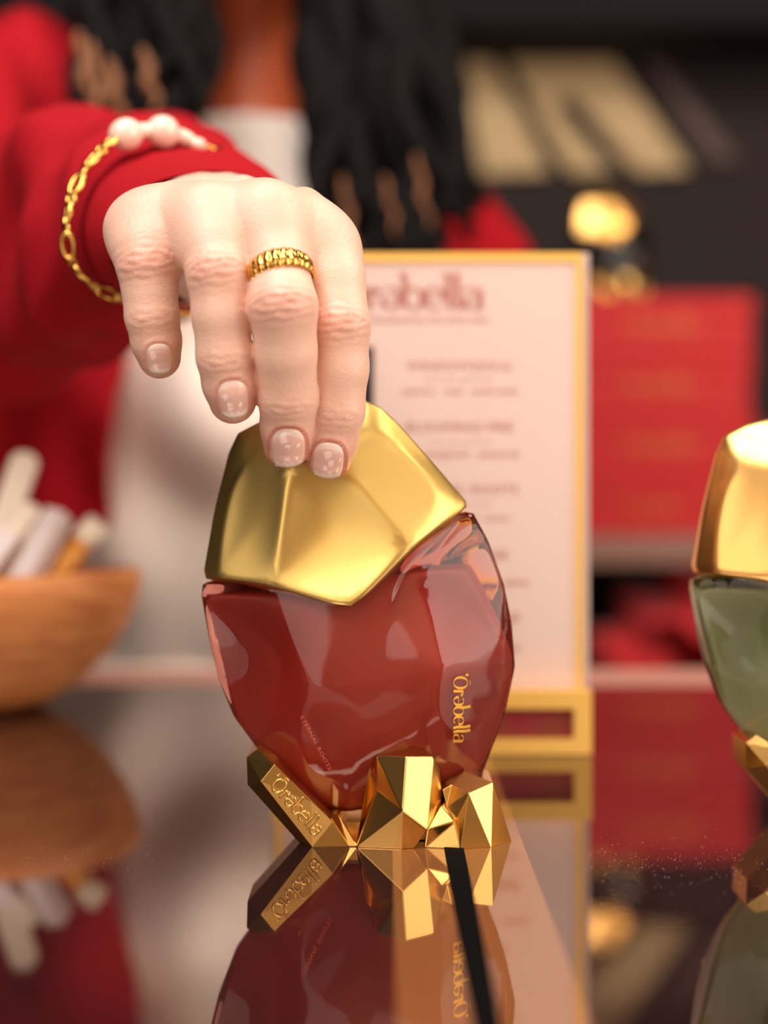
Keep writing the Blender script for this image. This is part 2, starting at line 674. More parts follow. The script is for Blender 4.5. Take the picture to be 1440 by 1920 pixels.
# ------------------------------------------------------------------ crumpled red cloth in the compartment
M_redcl = mat('red_cloth', rgb(200, 24, 34), 0.75, Sheen_Weight=0.3)
bump(M_redcl, 'noise', 300, 0.2)
def cloth_fn(p):
    z0 = CZ - 0.31
    d = ball(p, P(1330, 1235, 2.02), (0.14, 0.10, 0.115))
    d = smin(d, cone(p, P(1180, 1255, 2.0), P(1440, 1190, 2.03), 0.045, 0.09), 0.04)
    d = smin(d, cone(p, P(1180, 1345, 2.04), P(1480, 1330, 2.08), 0.10, 0.12), 0.04)
    d = d + 0.010 * np.sin(p[:, 0] * 60 + p[:, 2] * 70) + 0.006 * np.sin(p[:, 0] * 30 - p[:, 2] * 110 + 1)
    return np.maximum(d, z0 + 0.001 - p[:, 2])
v, f = nets(cloth_fn, (0.12, 1.93, CZ - 0.33), (0.72, 2.3, CZ - 0.04), 0.010)
tag(mk('folded_cloth', v, f, M_redcl), 'crumpled red cloth lying in the open black compartment', 'cloth')

# ------------------------------------------------------------------ scent card in its holder
M_card = mat('blush_card', rgb(228, 200, 190), 0.55)
bump(M_card, 'noise', 400, 0.05)
M_acr = mat('clear_edge', rgb(232, 214, 214), 0.12, IOR=1.49)
M_acr.node_tree.nodes['Principled BSDF'].inputs['Transmission Weight'].default_value = 0.35
bump(M_acr, 'noise', 60, 0.03)
M_brass = mat('brass_trim', rgb(255, 204, 104), 0.4, 0.25)
bump(M_brass, 'noise', 200, 0.02)
M_ink = mat('mauve_ink', rgb(184, 120, 112), 0.7)
bump(M_ink, 'noise', 400, 0.02)
M_black = mat('black_print', rgb(12, 12, 18), 0.6)
bump(M_black, 'noise', 400, 0.02)
M_wine = mat('wine_panel', rgb(140, 40, 52), 0.25)
vary(M_wine, rgb(150, 34, 60), rgb(134, 66, 44), 60)
Yc = 0.676
cd = root('sign_holder', 'tall blush pink scent list in a gold edged clear holder behind the amber bottle', 'sign', onT(810, 1400))
def pbox(x0, x1, y0, y1, Ya, Yb):
    a = P(x0, y1, Ya)
    b = P(x1, y0, Ya)
    return box(a.x, b.x, Ya, Yb, a.z, b.z)
mk('card', *pbox(528, 1082, 488, 1294, Yc, Yc + 0.003), M_card, cd, smooth=False)
mk('clear_plate', *pbox(510, 1105, 474, 1300, Yc + 0.0032, Yc + 0.0085), M_acr, cd, smooth=False, label='clear acrylic backing plate')
mk('gold_edge', *join(pbox(515, 1092, 474, 490, Yc - 0.001, Yc + 0.004), pbox(515, 529, 474, 1296, Yc - 0.0009, Yc + 0.0039), pbox(1080, 1092, 474, 1296, Yc - 0.0009, Yc + 0.0039)), M_brass, cd, smooth=False)
zb = T
a = P(512, 1296, Yc - 0.004); b = P(1105, 1412, Yc - 0.004)
fr_t = a.z
def wbox(x0, x1, z0, z1, Ya, Yb):
    return box(x0, x1, Ya, Yb, z0, z1)
YF = Yc - 0.006
ax_, bx_ = (512 - 720) * YF / F, (1106 - 720) * YF / F
mk('holder_base', *wbox(ax_, bx_, T, fr_t, YF, Yc + 0.02), M_wine, cd, smooth=False, label='wine red panel block')
bw = 0.0068
mk('base_frame', *join(wbox(ax_ - .0005, bx_ + .0005, fr_t - bw, fr_t + .0008, YF - .0025, YF + .004), wbox(ax_ - .0005, bx_ + .0005, T + .0004, T + bw, YF - .0025, YF + .004),
    wbox(ax_ - .0005, ax_ + bw, T + bw, fr_t - bw, YF - .0025, YF + .004), wbox(bx_ - bw, bx_ + .0005, T + bw, fr_t - bw, YF - .0025, YF + .004)), M_brass, cd, smooth=False, label='gold frame')
def print2d(name, vf, x0, x1, ybase, m, parent, Y, sy=1.0):
    W = x1 - x0
    return mk(name, [P(x0 + a * W, ybase - b * W * sy, Y - (LAYER[i] * 4e-5 if len(LAYER) == len(vf[0]) else 0)) for i, (a, b) in enumerate(vf[0])], vf[1], m, parent, smooth=False)
print2d('heading', logo_shape(0.07, 0.28), 622, 912, 580, M_ink, cd, Yc - 0.0003, 1.0)
print2d('text_line', words('ALTERNATIVE FRAGRANCES WITH SKIN CARE'), 600, 915, 605, M_ink, cd, Yc - 0.0003)
for (t, x0, x1, y) in [('WINDOW2SOUL', 762, 962, 693), ('e a u   d e   p a r f u m', 800, 922, 714), ('jasmine   rose   tonka bean', 755, 972, 738),
                       ('BLOOMING FIRE', 762, 962, 808), ('e a u   d e   p a r f u m', 808, 918, 832), ('bergamot   patchouli', 800, 974, 856),
                       ('ETERNAL ROOTS', 762, 972, 925), ('e a u   d e   p a r f u m', 806, 920, 948), ('lychee  myrrh  vetiver', 790, 958, 976),
                       ('SALTED MUSE', 790, 952, 1048), ('e a u   d e   p a r f u m', 806, 920, 1072), ('sea salt  lavender  olive', 760, 990, 1098),
                       ('NIGHTCAP', 790, 974, 1172), ('ginger  vanilla  guaiac', 770, 975, 1220)]:
    up = t.isupper()
    print2d('text_line', words(t), x0, x1, y, M_ink, cd, Yc - 0.0003, 0.85)
mk('black_picture', *pbox(548, 700, 650, 860, Yc - 0.0008, Yc - 0.0002), M_black, cd, smooth=False, label='black printed rectangle')
# ------------------------------------------------------------------ faceted bottle
M_cap = mat('satin_gold', rgb(224, 190, 112), 0.38, 1.0)
bump(M_cap, 'noise', 2500, 0.08, 0.0002)
M_capw = mat('satin_gold_warm', rgb(240, 186, 108), 0.30, 1.0)
bump(M_capw, 'noise', 2500, 0.08, 0.0002)
M_foot = mat('polished_gold', rgb(226, 180, 104), 0.24, 1.0)
bump(M_foot, 'noise', 2200, 0.06, 0.0002)
def glass(name, col, dens):
    m = bpy.data.materials.new(name)
    m.use_nodes = True
    b = m.node_tree.nodes['Principled BSDF']
    b.inputs['Base Color'].default_value = (1, 1, 1, 1)
    b.inputs['Transmission Weight'].default_value = 1
    b.inputs['Roughness'].default_value = 0.0
    b.inputs['IOR'].default_value = 1.47
    v = m.node_tree.nodes.new('ShaderNodeVolumeAbsorption')
    v.inputs['Color'].default_value = col
    v.inputs['Density'].default_value = dens
    m.node_tree.links.new(v.outputs[0], m.node_tree.nodes['Material Output'].inputs['Volume'])
    bump(m, 'noise', 90, 0.12, 0.0006)
    return m
M_amber = glass('amber_glass', (0.86, 0.12, 0.03, 1), 62)
M_green = glass('green_glass', (0.42, 0.62, 0.34, 1), 60)
M_dark = glass('smoky_glass', (0.1, 0.1, 0.12, 1), 200)
def liquid(name, c1, c2):
    m = mat(name, c1, 0.5)
    b = m.node_tree.nodes['Principled BSDF']
    vary(m, c1, c2, 22, detail=1)
    b.inputs['Subsurface Weight'].default_value = 0.3
    b.inputs['Subsurface Radius'].default_value = (1, 0.4, 0.2)
    b.inputs['Subsurface Scale'].default_value = 0.006
    return m
M_liq = liquid('amber_liquid', rgb(184, 68, 46), rgb(158, 50, 36))
M_liqg = liquid('green_liquid', rgb(206, 196, 160), rgb(150, 146, 100))
M_liqd = liquid('black_liquid', rgb(20, 20, 24), rgb(14, 14, 16))
M_script = mat('gold_script', rgb(246, 186, 70), 0.3, 0.35)
bump(M_script, 'noise', 400, 0.05)
M_emb = mat('clear_emboss', rgb(208, 100, 78), 0.1, 0.0)
bump(M_emb, 'noise', 900, 0.2)

Yb = 0.522
bot = root('perfume_bottle', 'amber faceted perfume bottle with a satin gold cap, standing on a gold crystal foot', 'perfume bottle', (-0.005, Yb, T))
cap_pts = {
    'R0': (379, 1086, 0.35, -0.35), 'R0b': (407, 1084, 1.15, -1.0), 'R1': (515, 1096, 1.85, -1.5), 'R2': (660, 1143, 2.45, -1.9), 'R3': (770, 1026, 1.95, -1.5), 'R4': (881, 948, 0.35, -0.35),
    'L1': (402, 955, 0.2, -0.2), 'L2': (429, 848, 0.15, -0.15), 'L3': (446, 812, 0.15, -0.15), 'L4': (490, 789, 0.2, -0.2), 'L5': (590, 764, 0.25, -0.25),
    'T': (683, 750, 0.3, -0.3), 'T2': (716, 765, 0.3, -0.3), 'T3': (748, 795, 0.25, -0.25), 'T4': (820, 876, 0.25, -0.25),
    'Q1': (452, 858, 0.85), 'Q1b': (420, 960, 0.75), 'A': (543, 884, 1.80), 'A2': (570, 850, 1.75), 'C0': (650, 880, 1.62), 'C1': (612, 955, 1.42), 'C2': (636, 1045, 1.72), 'V': (478, 985, 1.25),
    'Q2': (560, 800, 0.95), 'Q3': (690, 800, 1.0), 'G1': (725, 815, 0.85), 'G2': (862, 948, 0.95), 'N': (745, 930, 1.42),
}
cap_loop = ['R0', 'R0b', 'R1', 'R2', 'R3', 'R4', 'T4', 'T3', 'T2', 'T', 'L5', 'L4', 'L3', 'L2', 'L1']
cap_edges = [('A', 'R1'), ('R0b', 'V'), ('V', 'A'), ('Q1', 'Q1b'), ('Q1b', 'R0b'), ('A', 'A2'), ('A2', 'C0'), ('C0', 'R3'), ('A', 'C1'), ('C1', 'C2'), ('C2', 'R2'), ('G1', 'G2'), ('Q3', 'G1'), ('C0', 'N'), ('N', 'G2'), ('Q1', 'Q2'), ('Q2', 'Q3')]
cap = facet('cap', cap_pts, cap_loop, cap_edges, M_cap, bot, Yb, sub=3, crease=0.86)

body_pts = {
    'R0': (380, 1093, 0.25, -0.25), 'R0b': (408, 1092, 1.0, -0.9), 'R1': (516, 1103, 1.75, -1.4), 'R2': (661, 1150, 2.2, -1.8), 'R3': (773, 1032, 1.85, -1.4), 'R4': (884, 955, 0.25, -0.25),
    'L1': (377, 1118, .5, -.5), 'L2': (391, 1200, .75, -.75), 'L3': (409, 1275, .75, -.75), 'L4': (438, 1345, .5, -.5), 'L5': (498, 1425, 0.2, -0.2),
    'B0': (618, 1522, 0.9, -0.9), 'B1': (658, 1523, 0.9, -0.9), 'B2': (740, 1500, 0.8, -0.8), 'B3': (832, 1490, 0.6, -0.6), 'B4': (905, 1455, 0, 0),
    'S1': (916, 1015, .25, -.25), 'S2': (945, 1095, .35, -.35), 'S3': (960, 1170, .35, -.35), 'S4': (966, 1250, .2, -.2), 'S5': (949, 1330, 0.2, -.2), 'S6': (925, 1400, 0, 0),
    'a': (533, 1165, 1.9), 'b': (588, 1300, 2.2), 'c': (700, 1158, 2.05), 'd': (828, 1251, 2.55), 'e': (788, 1046, 1.5), 'f': (858, 1110, 1.15), 'g': (944, 1250, 0.85),
    'h': (680, 1300, 2.35), 'i': (815, 1365, 2.2), 'j': (560, 1440, 1.7), 'k': (660, 1440, 1.75), 'l': (885, 1380, 1.2), 'm': (470, 1200, 1.05), 'n': (478, 1300, 1.15), 'o': (925, 1150, 1.0), 'p': (895, 985, 0.6), 'q': (560, 1335, 1.95),
}
body_loop = ['R0', 'R0b', 'R1', 'R2', 'R3', 'R4', 'S1', 'S2', 'S3', 'S4', 'S5', 'S6', 'B4', 'B3', 'B2', 'B1', 'B0', 'L5', 'L4', 'L3', 'L2', 'L1']
body_edges = [('c', 'd'), ('e', 'd'), ('d', 'g'), ('c', 'e'), ('f', 'o'), ('d', 'i'), ('a', 'b'), ('b', 'q'), ('h', 'b'), ('m', 'n'), ('q', 'j'), ('k', 'B1'), ('j', 'B0'), ('i', 'l'), ('R1', 'a'), ('d', 'f')]
body = facet('glass_body', body_pts, body_loop, body_edges, M_amber, bot, Yb, sub=3, crease=0.94)

liq_pts = {
    'a': (385, 1112, 0.4), 'a1': (520, 1118, 1.45), 'c': (661, 1164, 1.85), 'd': (775, 1072, 1.5), 'e': (872, 1066, 0.9), 'f': (900, 1112, 0.7), 'g': (884, 1168, 0.7), 'h': (950, 1232, 0.3),
    'i': (950, 1290, 0.3), 'j': (918, 1395, 0.3), 'j2': (893, 1444, 0.3), 'k': (836, 1476, 0.5), 'l': (750, 1490, 0.7), 'm': (655, 1514, 0.7), 'n': (612, 1505, 0.7), 'o': (502, 1417, 0.3), 'p': (452, 1352, 0.25), 'q': (540, 1292, 1.0),
    'r': (540, 1216, 1.0), 's': (462, 1164, 0.7), 's2': (396, 1140, 0.3), 'x': (575, 1200, 1.75), 'y': (680, 1300, 2.1), 'z': (826, 1256, 2.15), 'w': (580, 1390, 1.5), 'v': (812, 1400, 1.8), 'u': (790, 1120, 1.2), 'u2': (705, 1175, 1.7), 't': (660, 1440, 1.3)}
liq = facet('liquid', liq_pts, ['a', 'a1', 'c', 'd', 'e', 'f', 'g', 'h', 'i', 'j', 'j2', 'k', 'l', 'm', 'n', 'o', 'p', 'q', 'r', 's', 's2'], [('u2', 'z'), ('u', 'z'), ('z', 'h'), ('z', 'v'), ('x', 'w')], M_liq, bot, Yb, sub=3, crease=0.5, label='cloudy red brown liquid')

# cast foot: slab on the left, crystals in the middle and on the right
foot = mk('foot', *box(-0.022, 0.030, Yb - 0.012, Yb + 0.016, T + 0.0004, T + 0.006), M_foot, bot, smooth=False)
Yf = 0.5075
slab_pts = {'a': (462.5, 1420, 0.0), 'b': (483, 1404, 0.0), 'c': (515, 1433, 0.7), 'd': (489, 1465, 0.72), 'e': (464, 1471, 0.05), 'f': (562, 1581, 0.0), 'g': (585.5, 1588, 0.7), 'h': (655, 1587, 0.72), 'i': (624, 1541, 0.72), 'j': (584, 1503, 0.72)}
facet('crystal', slab_pts, ['b', 'c', 'j', 'i', 'h', 'g', 'f', 'e', 'a'], [('c', 'd'), ('d', 'g'), ('d', 'e'), ('a', 'c'), ('a', 'd')], M_foot, foot, Yf, sub=0, smooth=False, table=('f', 'g', 'h'), ybak=Yb + 0.006)
sl2 = {'a': (619, 1532, 0.60), 'b': (634, 1525, 0.15), 'c': (667, 1588, 0.6), 'd': (655, 1588, 0.75), 'f': (672, 1588, 0.0)}
facet('crystal', sl2, ['a', 'd', 'c', 'f', 'b'], [('b', 'c')], M_foot, foot, Yf, sub=0, smooth=False, table=('c', 'd', 'f'), ybak=Yb + 0.005)
mid = {'L': (695, 1426, -0.1), 'a': (706, 1416.5, 0.35), 't': (762, 1419, 0.9), 'b': (813, 1420, 0.45), 'r': (824, 1441, 0.15), 'r2': (829, 1484, 0.2), 'n': (826, 1511, 0.3), 'e': (800.7, 1556, 0.95), 'bt': (775.6, 1592, 0.6),
       'bc': (753.5, 1592.5, 0.95), 'm0': (667, 1589, 0.55), 'm1': (677, 1540, 0.0), 's': (706, 1480, 0.35), 'c': (755, 1522, 1.25), 'p1': (755, 1396, -0.1), 'p2': (772, 1381, -0.3)}
facet('crystal', mid, ['a', 'p1', 'p2', 'b', 'r', 'r2', 'n', 'e', 'bt', 'bc', 'm0', 'm1', 'L'],
      [('a', 't'), ('t', 'b'), ('t', 'c'), ('a', 'c'), ('b', 'c'), ('b', 'e'), ('b', 'r2'), ('c', 'e'), ('c', 'bc'), ('c', 'm0'), ('c', 's'), ('a', 's'), ('s', 'm0'), ('e', 'r2')], M_foot, foot, Yf, sub=0, smooth=False, table=('m0', 'bc', 'bt'), ybak=Yb + 0.008)
tet = {'a': (828, 1510, 0.45), 'b': (853, 1540, 0.75), 'c': (801, 1556, 0.9), 'd': (796, 1589, 0.85), 'e': (864, 1592, 0.9), 'f': (842, 1492, 0.0)}
facet('crystal', tet, ['a', 'c', 'd', 'e', 'b', 'f'], [('c', 'b'), ('d', 'b'), ('a', 'b')], M_foot, foot, Yf, sub=0, smooth=False, table=('d', 'e'), ybak=Yb + 0.004)
big = {'r0': (830, 1481, 0.3), 'r4': (847, 1471, 0.25), 'r1': (871, 1446, -0.5), 'r2': (924, 1467, 0.2), 'r3': (879, 1487, 0.75), 'g': (864, 1592.5, 1.0), 'h': (921, 1589, 0.7), 'i': (959, 1577, -0.3), 'k': (853, 1540, 0.6), 'l': (838, 1512, 0.4)}
facet('crystal', big, ['r4', 'r1', 'r2', 'i', 'h', 'g', 'k', 'l', 'r0'], [('r4', 'r3'), ('r3', 'r2'), ('r3', 'g'), ('r2', 'h'), ('r3', 'h'), ('r2', 'i')], M_foot, foot, Yf, sub=0, smooth=False, table=('g', 'h', 'i'), ybak=Yb + 0.004)
for o in foot.children:
    md = o.modifiers.new('bevel', 'BEVEL')
    md.width = 0.00035
    md.segments = 2
    md.limit_method = 'ANGLE'
    md.angle_limit = 0.12

# script on the glass and on the foot
bvb = bvh_of(body)
lv, lf = logo_shape(0.05, 0.26)
x0, y0 = 850, 1264
Lp = 131
mk('script_lettering', [cast(bvb, x0 + b * Lp * 1.02 + 0.0, y0 + a * Lp, 0.0003 + LAYER[i] * 3e-5, Yb - 0.015) for i, (a, b) in enumerate(lv)], lf, M_script, bot, smooth=False, label='gold script printed on the glass')
wv, wf = words('ETERNAL ROOTS')
d = Vector((620 - 563, 1452 - 1345)); L = d.length * .94; d.normalize(); n2 = Vector((d.y, -d.x))
mk('embossed_lettering', [cast(bvb, 563 + d.x * a * L + n2.x * b * L * 0.7, 1345 + d.y * a * L + n2.y * b * L * 0.7, 0.0002, Yb - 0.015) for a, b in wv], wf, M_emb, bot, smooth=False, label='tiny embossed capitals')
slabo = [o for o in foot.children][0]
bvs = bvh_of(slabo)
d = Vector((596 - 506, 1570 - 1470)); L = d.length; d.normalize(); n2 = Vector((d.y, -d.x))
parts = []
for s in logo_strokes():
    q = []
    for a, b in s:
        if a < 0.018 and b > 0.2:
            pass
        q.append(cast(bvs, 502 + d.x * a * L + n2.x * b * L * 1.05, 1471 + d.y * a * L + n2.y * b * L * 1.05, 0.0001, Yf - 0.007))
    if len(q) < 6:
        q = [Vector(p) for p in catmull(q, 5)]
    parts.append(tube(q, 0.00042, 8))
mk('raised_lettering', *join(*parts), M_foot, foot, label='raised gold script')

def copy_tree(o, parent=None, swap=None):
    c = o.copy()
    C.objects.link(c)
    c.parent = parent
    if c.type == 'MESH' and swap and c.data.materials[0] in swap:
        c.data = c.data.copy()
        c.data.materials[0] = swap[c.data.materials[0]]
    for ch in list(o.children):
        copy_tree(ch, c, swap)
    return c
b2 = copy_tree(bot, None, {M_amber: M_green, M_liq: M_liqg, M_cap: M_capw})
b2['label'] = 'green faceted perfume bottle with a warm gold cap at the right edge'
b2.location = (-0.005 + 0.1645, Yb + 0.0275, T)
b3 = copy_tree(bot, None, {M_amber: M_dark, M_liq: M_liqd, M_cap: M_capw})
b3['label'] = 'black faceted perfume bottle with a gold cap on top of the red boxes'
b3.location = (0.285, 1.985, zc + 4 * 0.0713 + 0.0002)
b3.rotation_euler = (0, 0, 0.25)
for b_ in (bot, b2, b3):
    b_['group'] = 'faceted perfume bottles'

# ------------------------------------------------------------------ wooden bowl with samples
M_wood = mat('warm_wood', rgb(196, 122, 62), 0.45)
vary(M_wood, rgb(230, 154, 90), rgb(196, 116, 62), 30, (1, 1, 6))
bump(M_wood, 'noise', 60, 0.15, 0.001, (1, 1, 6))
YB = 0.79
bc_ = Vector((-0.206, YB + 0.02, T))
bw_ = root('wooden_bowl', 'turned wooden bowl holding scent samples at the left edge of the table', 'bowl', bc_)
def lathe(prof, c, n=64, wob=None):
    V, Fc = [], []
    for r, z in prof:
        for k in range(n):
            a = 2 * math.pi * k / n
            dz = wob(a, z) if wob else 0
            V.append(Vector((c.x + r * math.cos(a), c.y + r * math.sin(a), c.z + z + dz)))
    for i in range(len(prof) - 1):
        for k in range(n):
            Fc.append((i * n + k, i * n + (k + 1) % n, (i + 1) * n + (k + 1) % n, (i + 1) * n + k))
    return V, Fc
prof = [(0.0001, 0.0005), (0.030, 0.0005), (0.034, 0.002), (0.050, 0.012), (0.066, 0.028), (0.077, 0.046), (0.0815, 0.060), (0.0825, 0.0705), (0.0800, 0.0722), (0.0765, 0.0705), (0.075, 0.058), (0.068, 0.040), (0.055, 0.024), (0.036, 0.012), (0.0001, 0.009)]
mk('bowl_body', *lathe([(r_, z_ * .93) for r_, z_ in prof], bc_, wob=lambda a, z: 0.004 * math.cos(a + 0.5) * z / 0.07), M_wood, bw_)
M_ivory = mat('ivory_card', rgb(246, 232, 212), 0.55)
bump(M_ivory, 'noise', 200, 0.05)
M_lilac = mat('lilac_card', rgb(222, 206, 204), 0.5)
bump(M_lilac, 'noise', 200, 0.05)
M_ochre = mat('ochre_plastic', rgb(226, 152, 60), 0.35)
bump(M_ochre, 'noise', 200, 0.05)
def stick(name, label, p0, p1, wdt, th, m, Y, dy=0.0, cat='sample stick', rnd=0.45, roll=0.0):
    """flat rounded stick from pixel p0 to p1"""
    a, b = P(p0[0], p0[1], Y), P(p1[0], p1[1], Y + dy)
    ax = (b - a)
    L = ax.length
    ax.normalize()
    yv = Vector((0, 1, 0))
    s = ax.cross(yv).normalized()
    n = s.cross(ax).normalized()
    M3 = Matrix((s, n, ax)).transposed().to_4x4()
    M3 = Matrix.Translation(a) @ M3 @ Matrix.Rotation(roll, 4, 'Z')
    r = wdt * rnd
    poly = []
    for (cx, cz, a0) in ((wdt / 2 - r, L - r, 0), (-wdt / 2 + r, L - r, 90), (-wdt / 2 + r * .4, r * .4, 180), (wdt / 2 - r * .4, r * .4, 270)):
        rr = r if a0 < 180 else r * .4
        for k in range(6):
            an = math.radians(a0 + 90 * k / 5)
            poly.append((cx + rr * math.cos(an), cz + rr * math.sin(an)))
    N = len(poly)
    V = [M3 @ Vector((x, -th / 2, z)) for x, z in poly] + [M3 @ Vector((x, th / 2, z)) for x, z in poly]
    Fc = [tuple(reversed(range(N))), tuple(range(N, 2 * N))] + [(i, (i + 1) % N, (i + 1) % N + N, i + N) for i in range(N)]
    o = mk(name, V, Fc, m, None, smooth=False, mods=[('BEVEL', dict(width=0.0008, segments=2))])
    tag(o, label, cat, 'scent samples in the bowl')
    return o
stick('scent_stick', 'tall ivory stick with a rounded end, highest in the bowl', (-40, 1120), (52, 848), 0.0135, 0.006, M_ivory, 0.80)
stick('scent_stick', 'short ivory stick leaning right below the tall one', (-50, 1100), (66, 948), 0.0095, 0.006, M_ivory, 0.785)
stick('scent_stick', 'broad ivory stick lying behind the lilac sample box', (-20, 1110), (88, 970), 0.016, 0.004, M_ivory, 0.803)
stick('sample_box', 'long lilac white sample box leaning over the bowl rim', (28, 1125), (112, 962), 0.0115, 0.010, M_lilac, 0.762, 0.018, 'sample box', 0.12, 0.5)
stick('sample_box', 'grey lilac sample box cut by the left edge of the picture', (-60, 1110), (22, 1000), 0.014, 0.010, M_lilac, 0.768, 0.01, 'sample box', 0.12, 0.3)
vial = root('sample_vial', 'ochre sample vial with a white cap beside the bowl rim', 'vial', P(120, 1080, 0.79), 'scent samples in the bowl')
mk('vial_body', *tube([P(92, 1100, .775), P(150, 1018, .79)], 0.0062, 16), M_ochre, vial)
mk('vial_cap', *tube([P(149, 1019, .79), P(152, 1015, .79), P(184, 984, .795), P(187, 981, .795)], [0.0058, 0.0066, 0.0066, 0.0056], 16), M_ivory, vial, label='white cap')
# ------------------------------------------------------------------ the woman and her hand
M_skin = mat('skin', rgb(228, 186, 168), 0.36)
bs = M_skin.node_tree.nodes['Principled BSDF']
bs.inputs['Subsurface Weight'].default_value = 0.18
bs.inputs['Subsurface Radius'].default_value = (1, 0.35, 0.2)
bs.inputs['Subsurface Scale'].default_value = 0.004
nt = M_skin.node_tree
at = nt.nodes.new('ShaderNodeAttribute')
at.attribute_name = 'tone'
mx = nt.nodes.new('ShaderNodeMix')
mx.data_type = 'RGBA'
mx.inputs[6].default_value = rgb(240, 198, 178)
mx.inputs[7].default_value = rgb(205, 98, 78)
nt.links.new(at.outputs['Fac'], mx.inputs[0])
at2 = nt.nodes.new('ShaderNodeAttribute')
at2.attribute_name = 'tan'
mx2 = nt.nodes.new('ShaderNodeMix')
mx2.data_type = 'RGBA'
mx2.inputs[7].default_value = rgb(208, 100, 60)  # warm shade and red bounce on neck and head, painted into the skin
nt.links.new(at2.outputs['Fac'], mx2.inputs[0])
nt.links.new(mx.outputs[2], mx2.inputs[6])
nt.links.new(mx2.outputs[2], bs.inputs['Base Color'])
bump(M_skin, 'voronoi', 1500, 0.38, 0.0003, (1, 1, 2.2))
bump(M_skin, 'noise', 600, 0.3, 0.0004)

FING = {
    'pinky': [(268, 432, .490, 10.6), (273, 470, .485, 9.2), (276, 500, .483, 9.0), (281, 545, .4835, 8.2), (285, 592, .484, 8.0), (293, 640, .486, 7.5), (299, 670, .488, 6.5)],
    'ring': [(382, 424, .484, 11.2), (397, 468, .478, 9.2), (409, 516, .474, 9.3), (415, 590, .4745, 8.6), (421, 668, .477, 8.3), (430, 718, .480, 8.0), (436, 750, .483, 7.2)],
    'middle': [(500, 420, .484, 11.6), (520, 492, .477, 9.1), (531, 576, .470, 10.0), (536, 660, .475, 9.1), (540, 745, .482, 8.8), (540, 800, .488, 8.3), (539, 832, .4915, 7.5)],
    'index': [(601, 466, .495, 11.5), (624, 530, .490, 9.8), (636, 612, .486, 9.3), (637, 690, .488, 8.7), (632, 770, .491, 8.4), (623, 826, .494, 7.9), (617, 855, .4965, 7.2)],
    'thumb': [(470, 500, .565, 14), (510, 560, .562, 11.5), (542, 660, .560, 10.2), (560, 730, .557, 9.5), (574, 790, .552, 8.6)],
}
FB = {k: [(P(a, b, c), r / 1000) for a, b, c, r in v] for k, v in FING.items()}
WR = {'pinky': (P(345, 442, .562), .0165), 'ring': (P(378, 432, .566), .0172), 'middle': (P(420, 430, .57), .0172), 'index': (P(455, 438, .572), .0160), 'thumb': (P(440, 470, .58), .015)}
FORE = [P(405, 452, .585), P(135, 440, .745), Vector((-.24, .83, CZ + .09))]

def hand_fn(p):
    d = None
    palm = None
    for k, ch in FB.items():
        c = None
        for i in range(len(ch) - 1):
            (a, ra), (b, rb) = ch[i], ch[i + 1]
            ra = ra * (.88 if i == 0 and k != 'thumb' else 1)
            e = cone(p, a, b, ra, rb)
            c = e if c is None else smin(c, e, 0.0018)
        d = c if d is None else smin(d, c, 0.0012)
        wa, wr = WR[k]
        r0 = ch[0][1]
        
        e = cone(p, Vector(ch[0][0]) + Vector((0, 0.001, -0.0015)), wa, r0 * 0.90, wr)
        palm = e if palm is None else smin(palm, e, 0.012)
    # flesh of the palm and web under the knuckles
    for a, b in (('pinky', 'ring'), ('ring', 'middle'), ('middle', 'index')):
        m0 = Vector(FB[a][0][0]) + Vector((0, .002, .001))
        m1 = Vector(FB[b][0][0]) + Vector((0, .002, .001))
        palm = smin(palm, cone(p, m0, m1, .0098, .0098), .006)
        n0 = Vector(WR[a][0]).lerp(m0, .5)
        n1 = Vector(WR[b][0]).lerp(m1, .5)
        palm = smin(palm, cone(p, n0, n1, .0135, .0135), .006)
    for q in ((326, 410, .4915), (445, 420, .4885), (562, 426, .494)):
        c = P(*q)
        palm = smin(palm, cone(p, c, c + Vector((0, .01, .003)), .0105, .0105), .006)
    palm = smin(palm, cone(p, P(480, 480, .55), P(600, 450, .52), .011, .009), .008)
    d = smin(d, palm, 0.008)
    e = cone(p, FORE[0], FORE[1], .0235, .032)
    d = smin(d, e, 0.012)
    return d

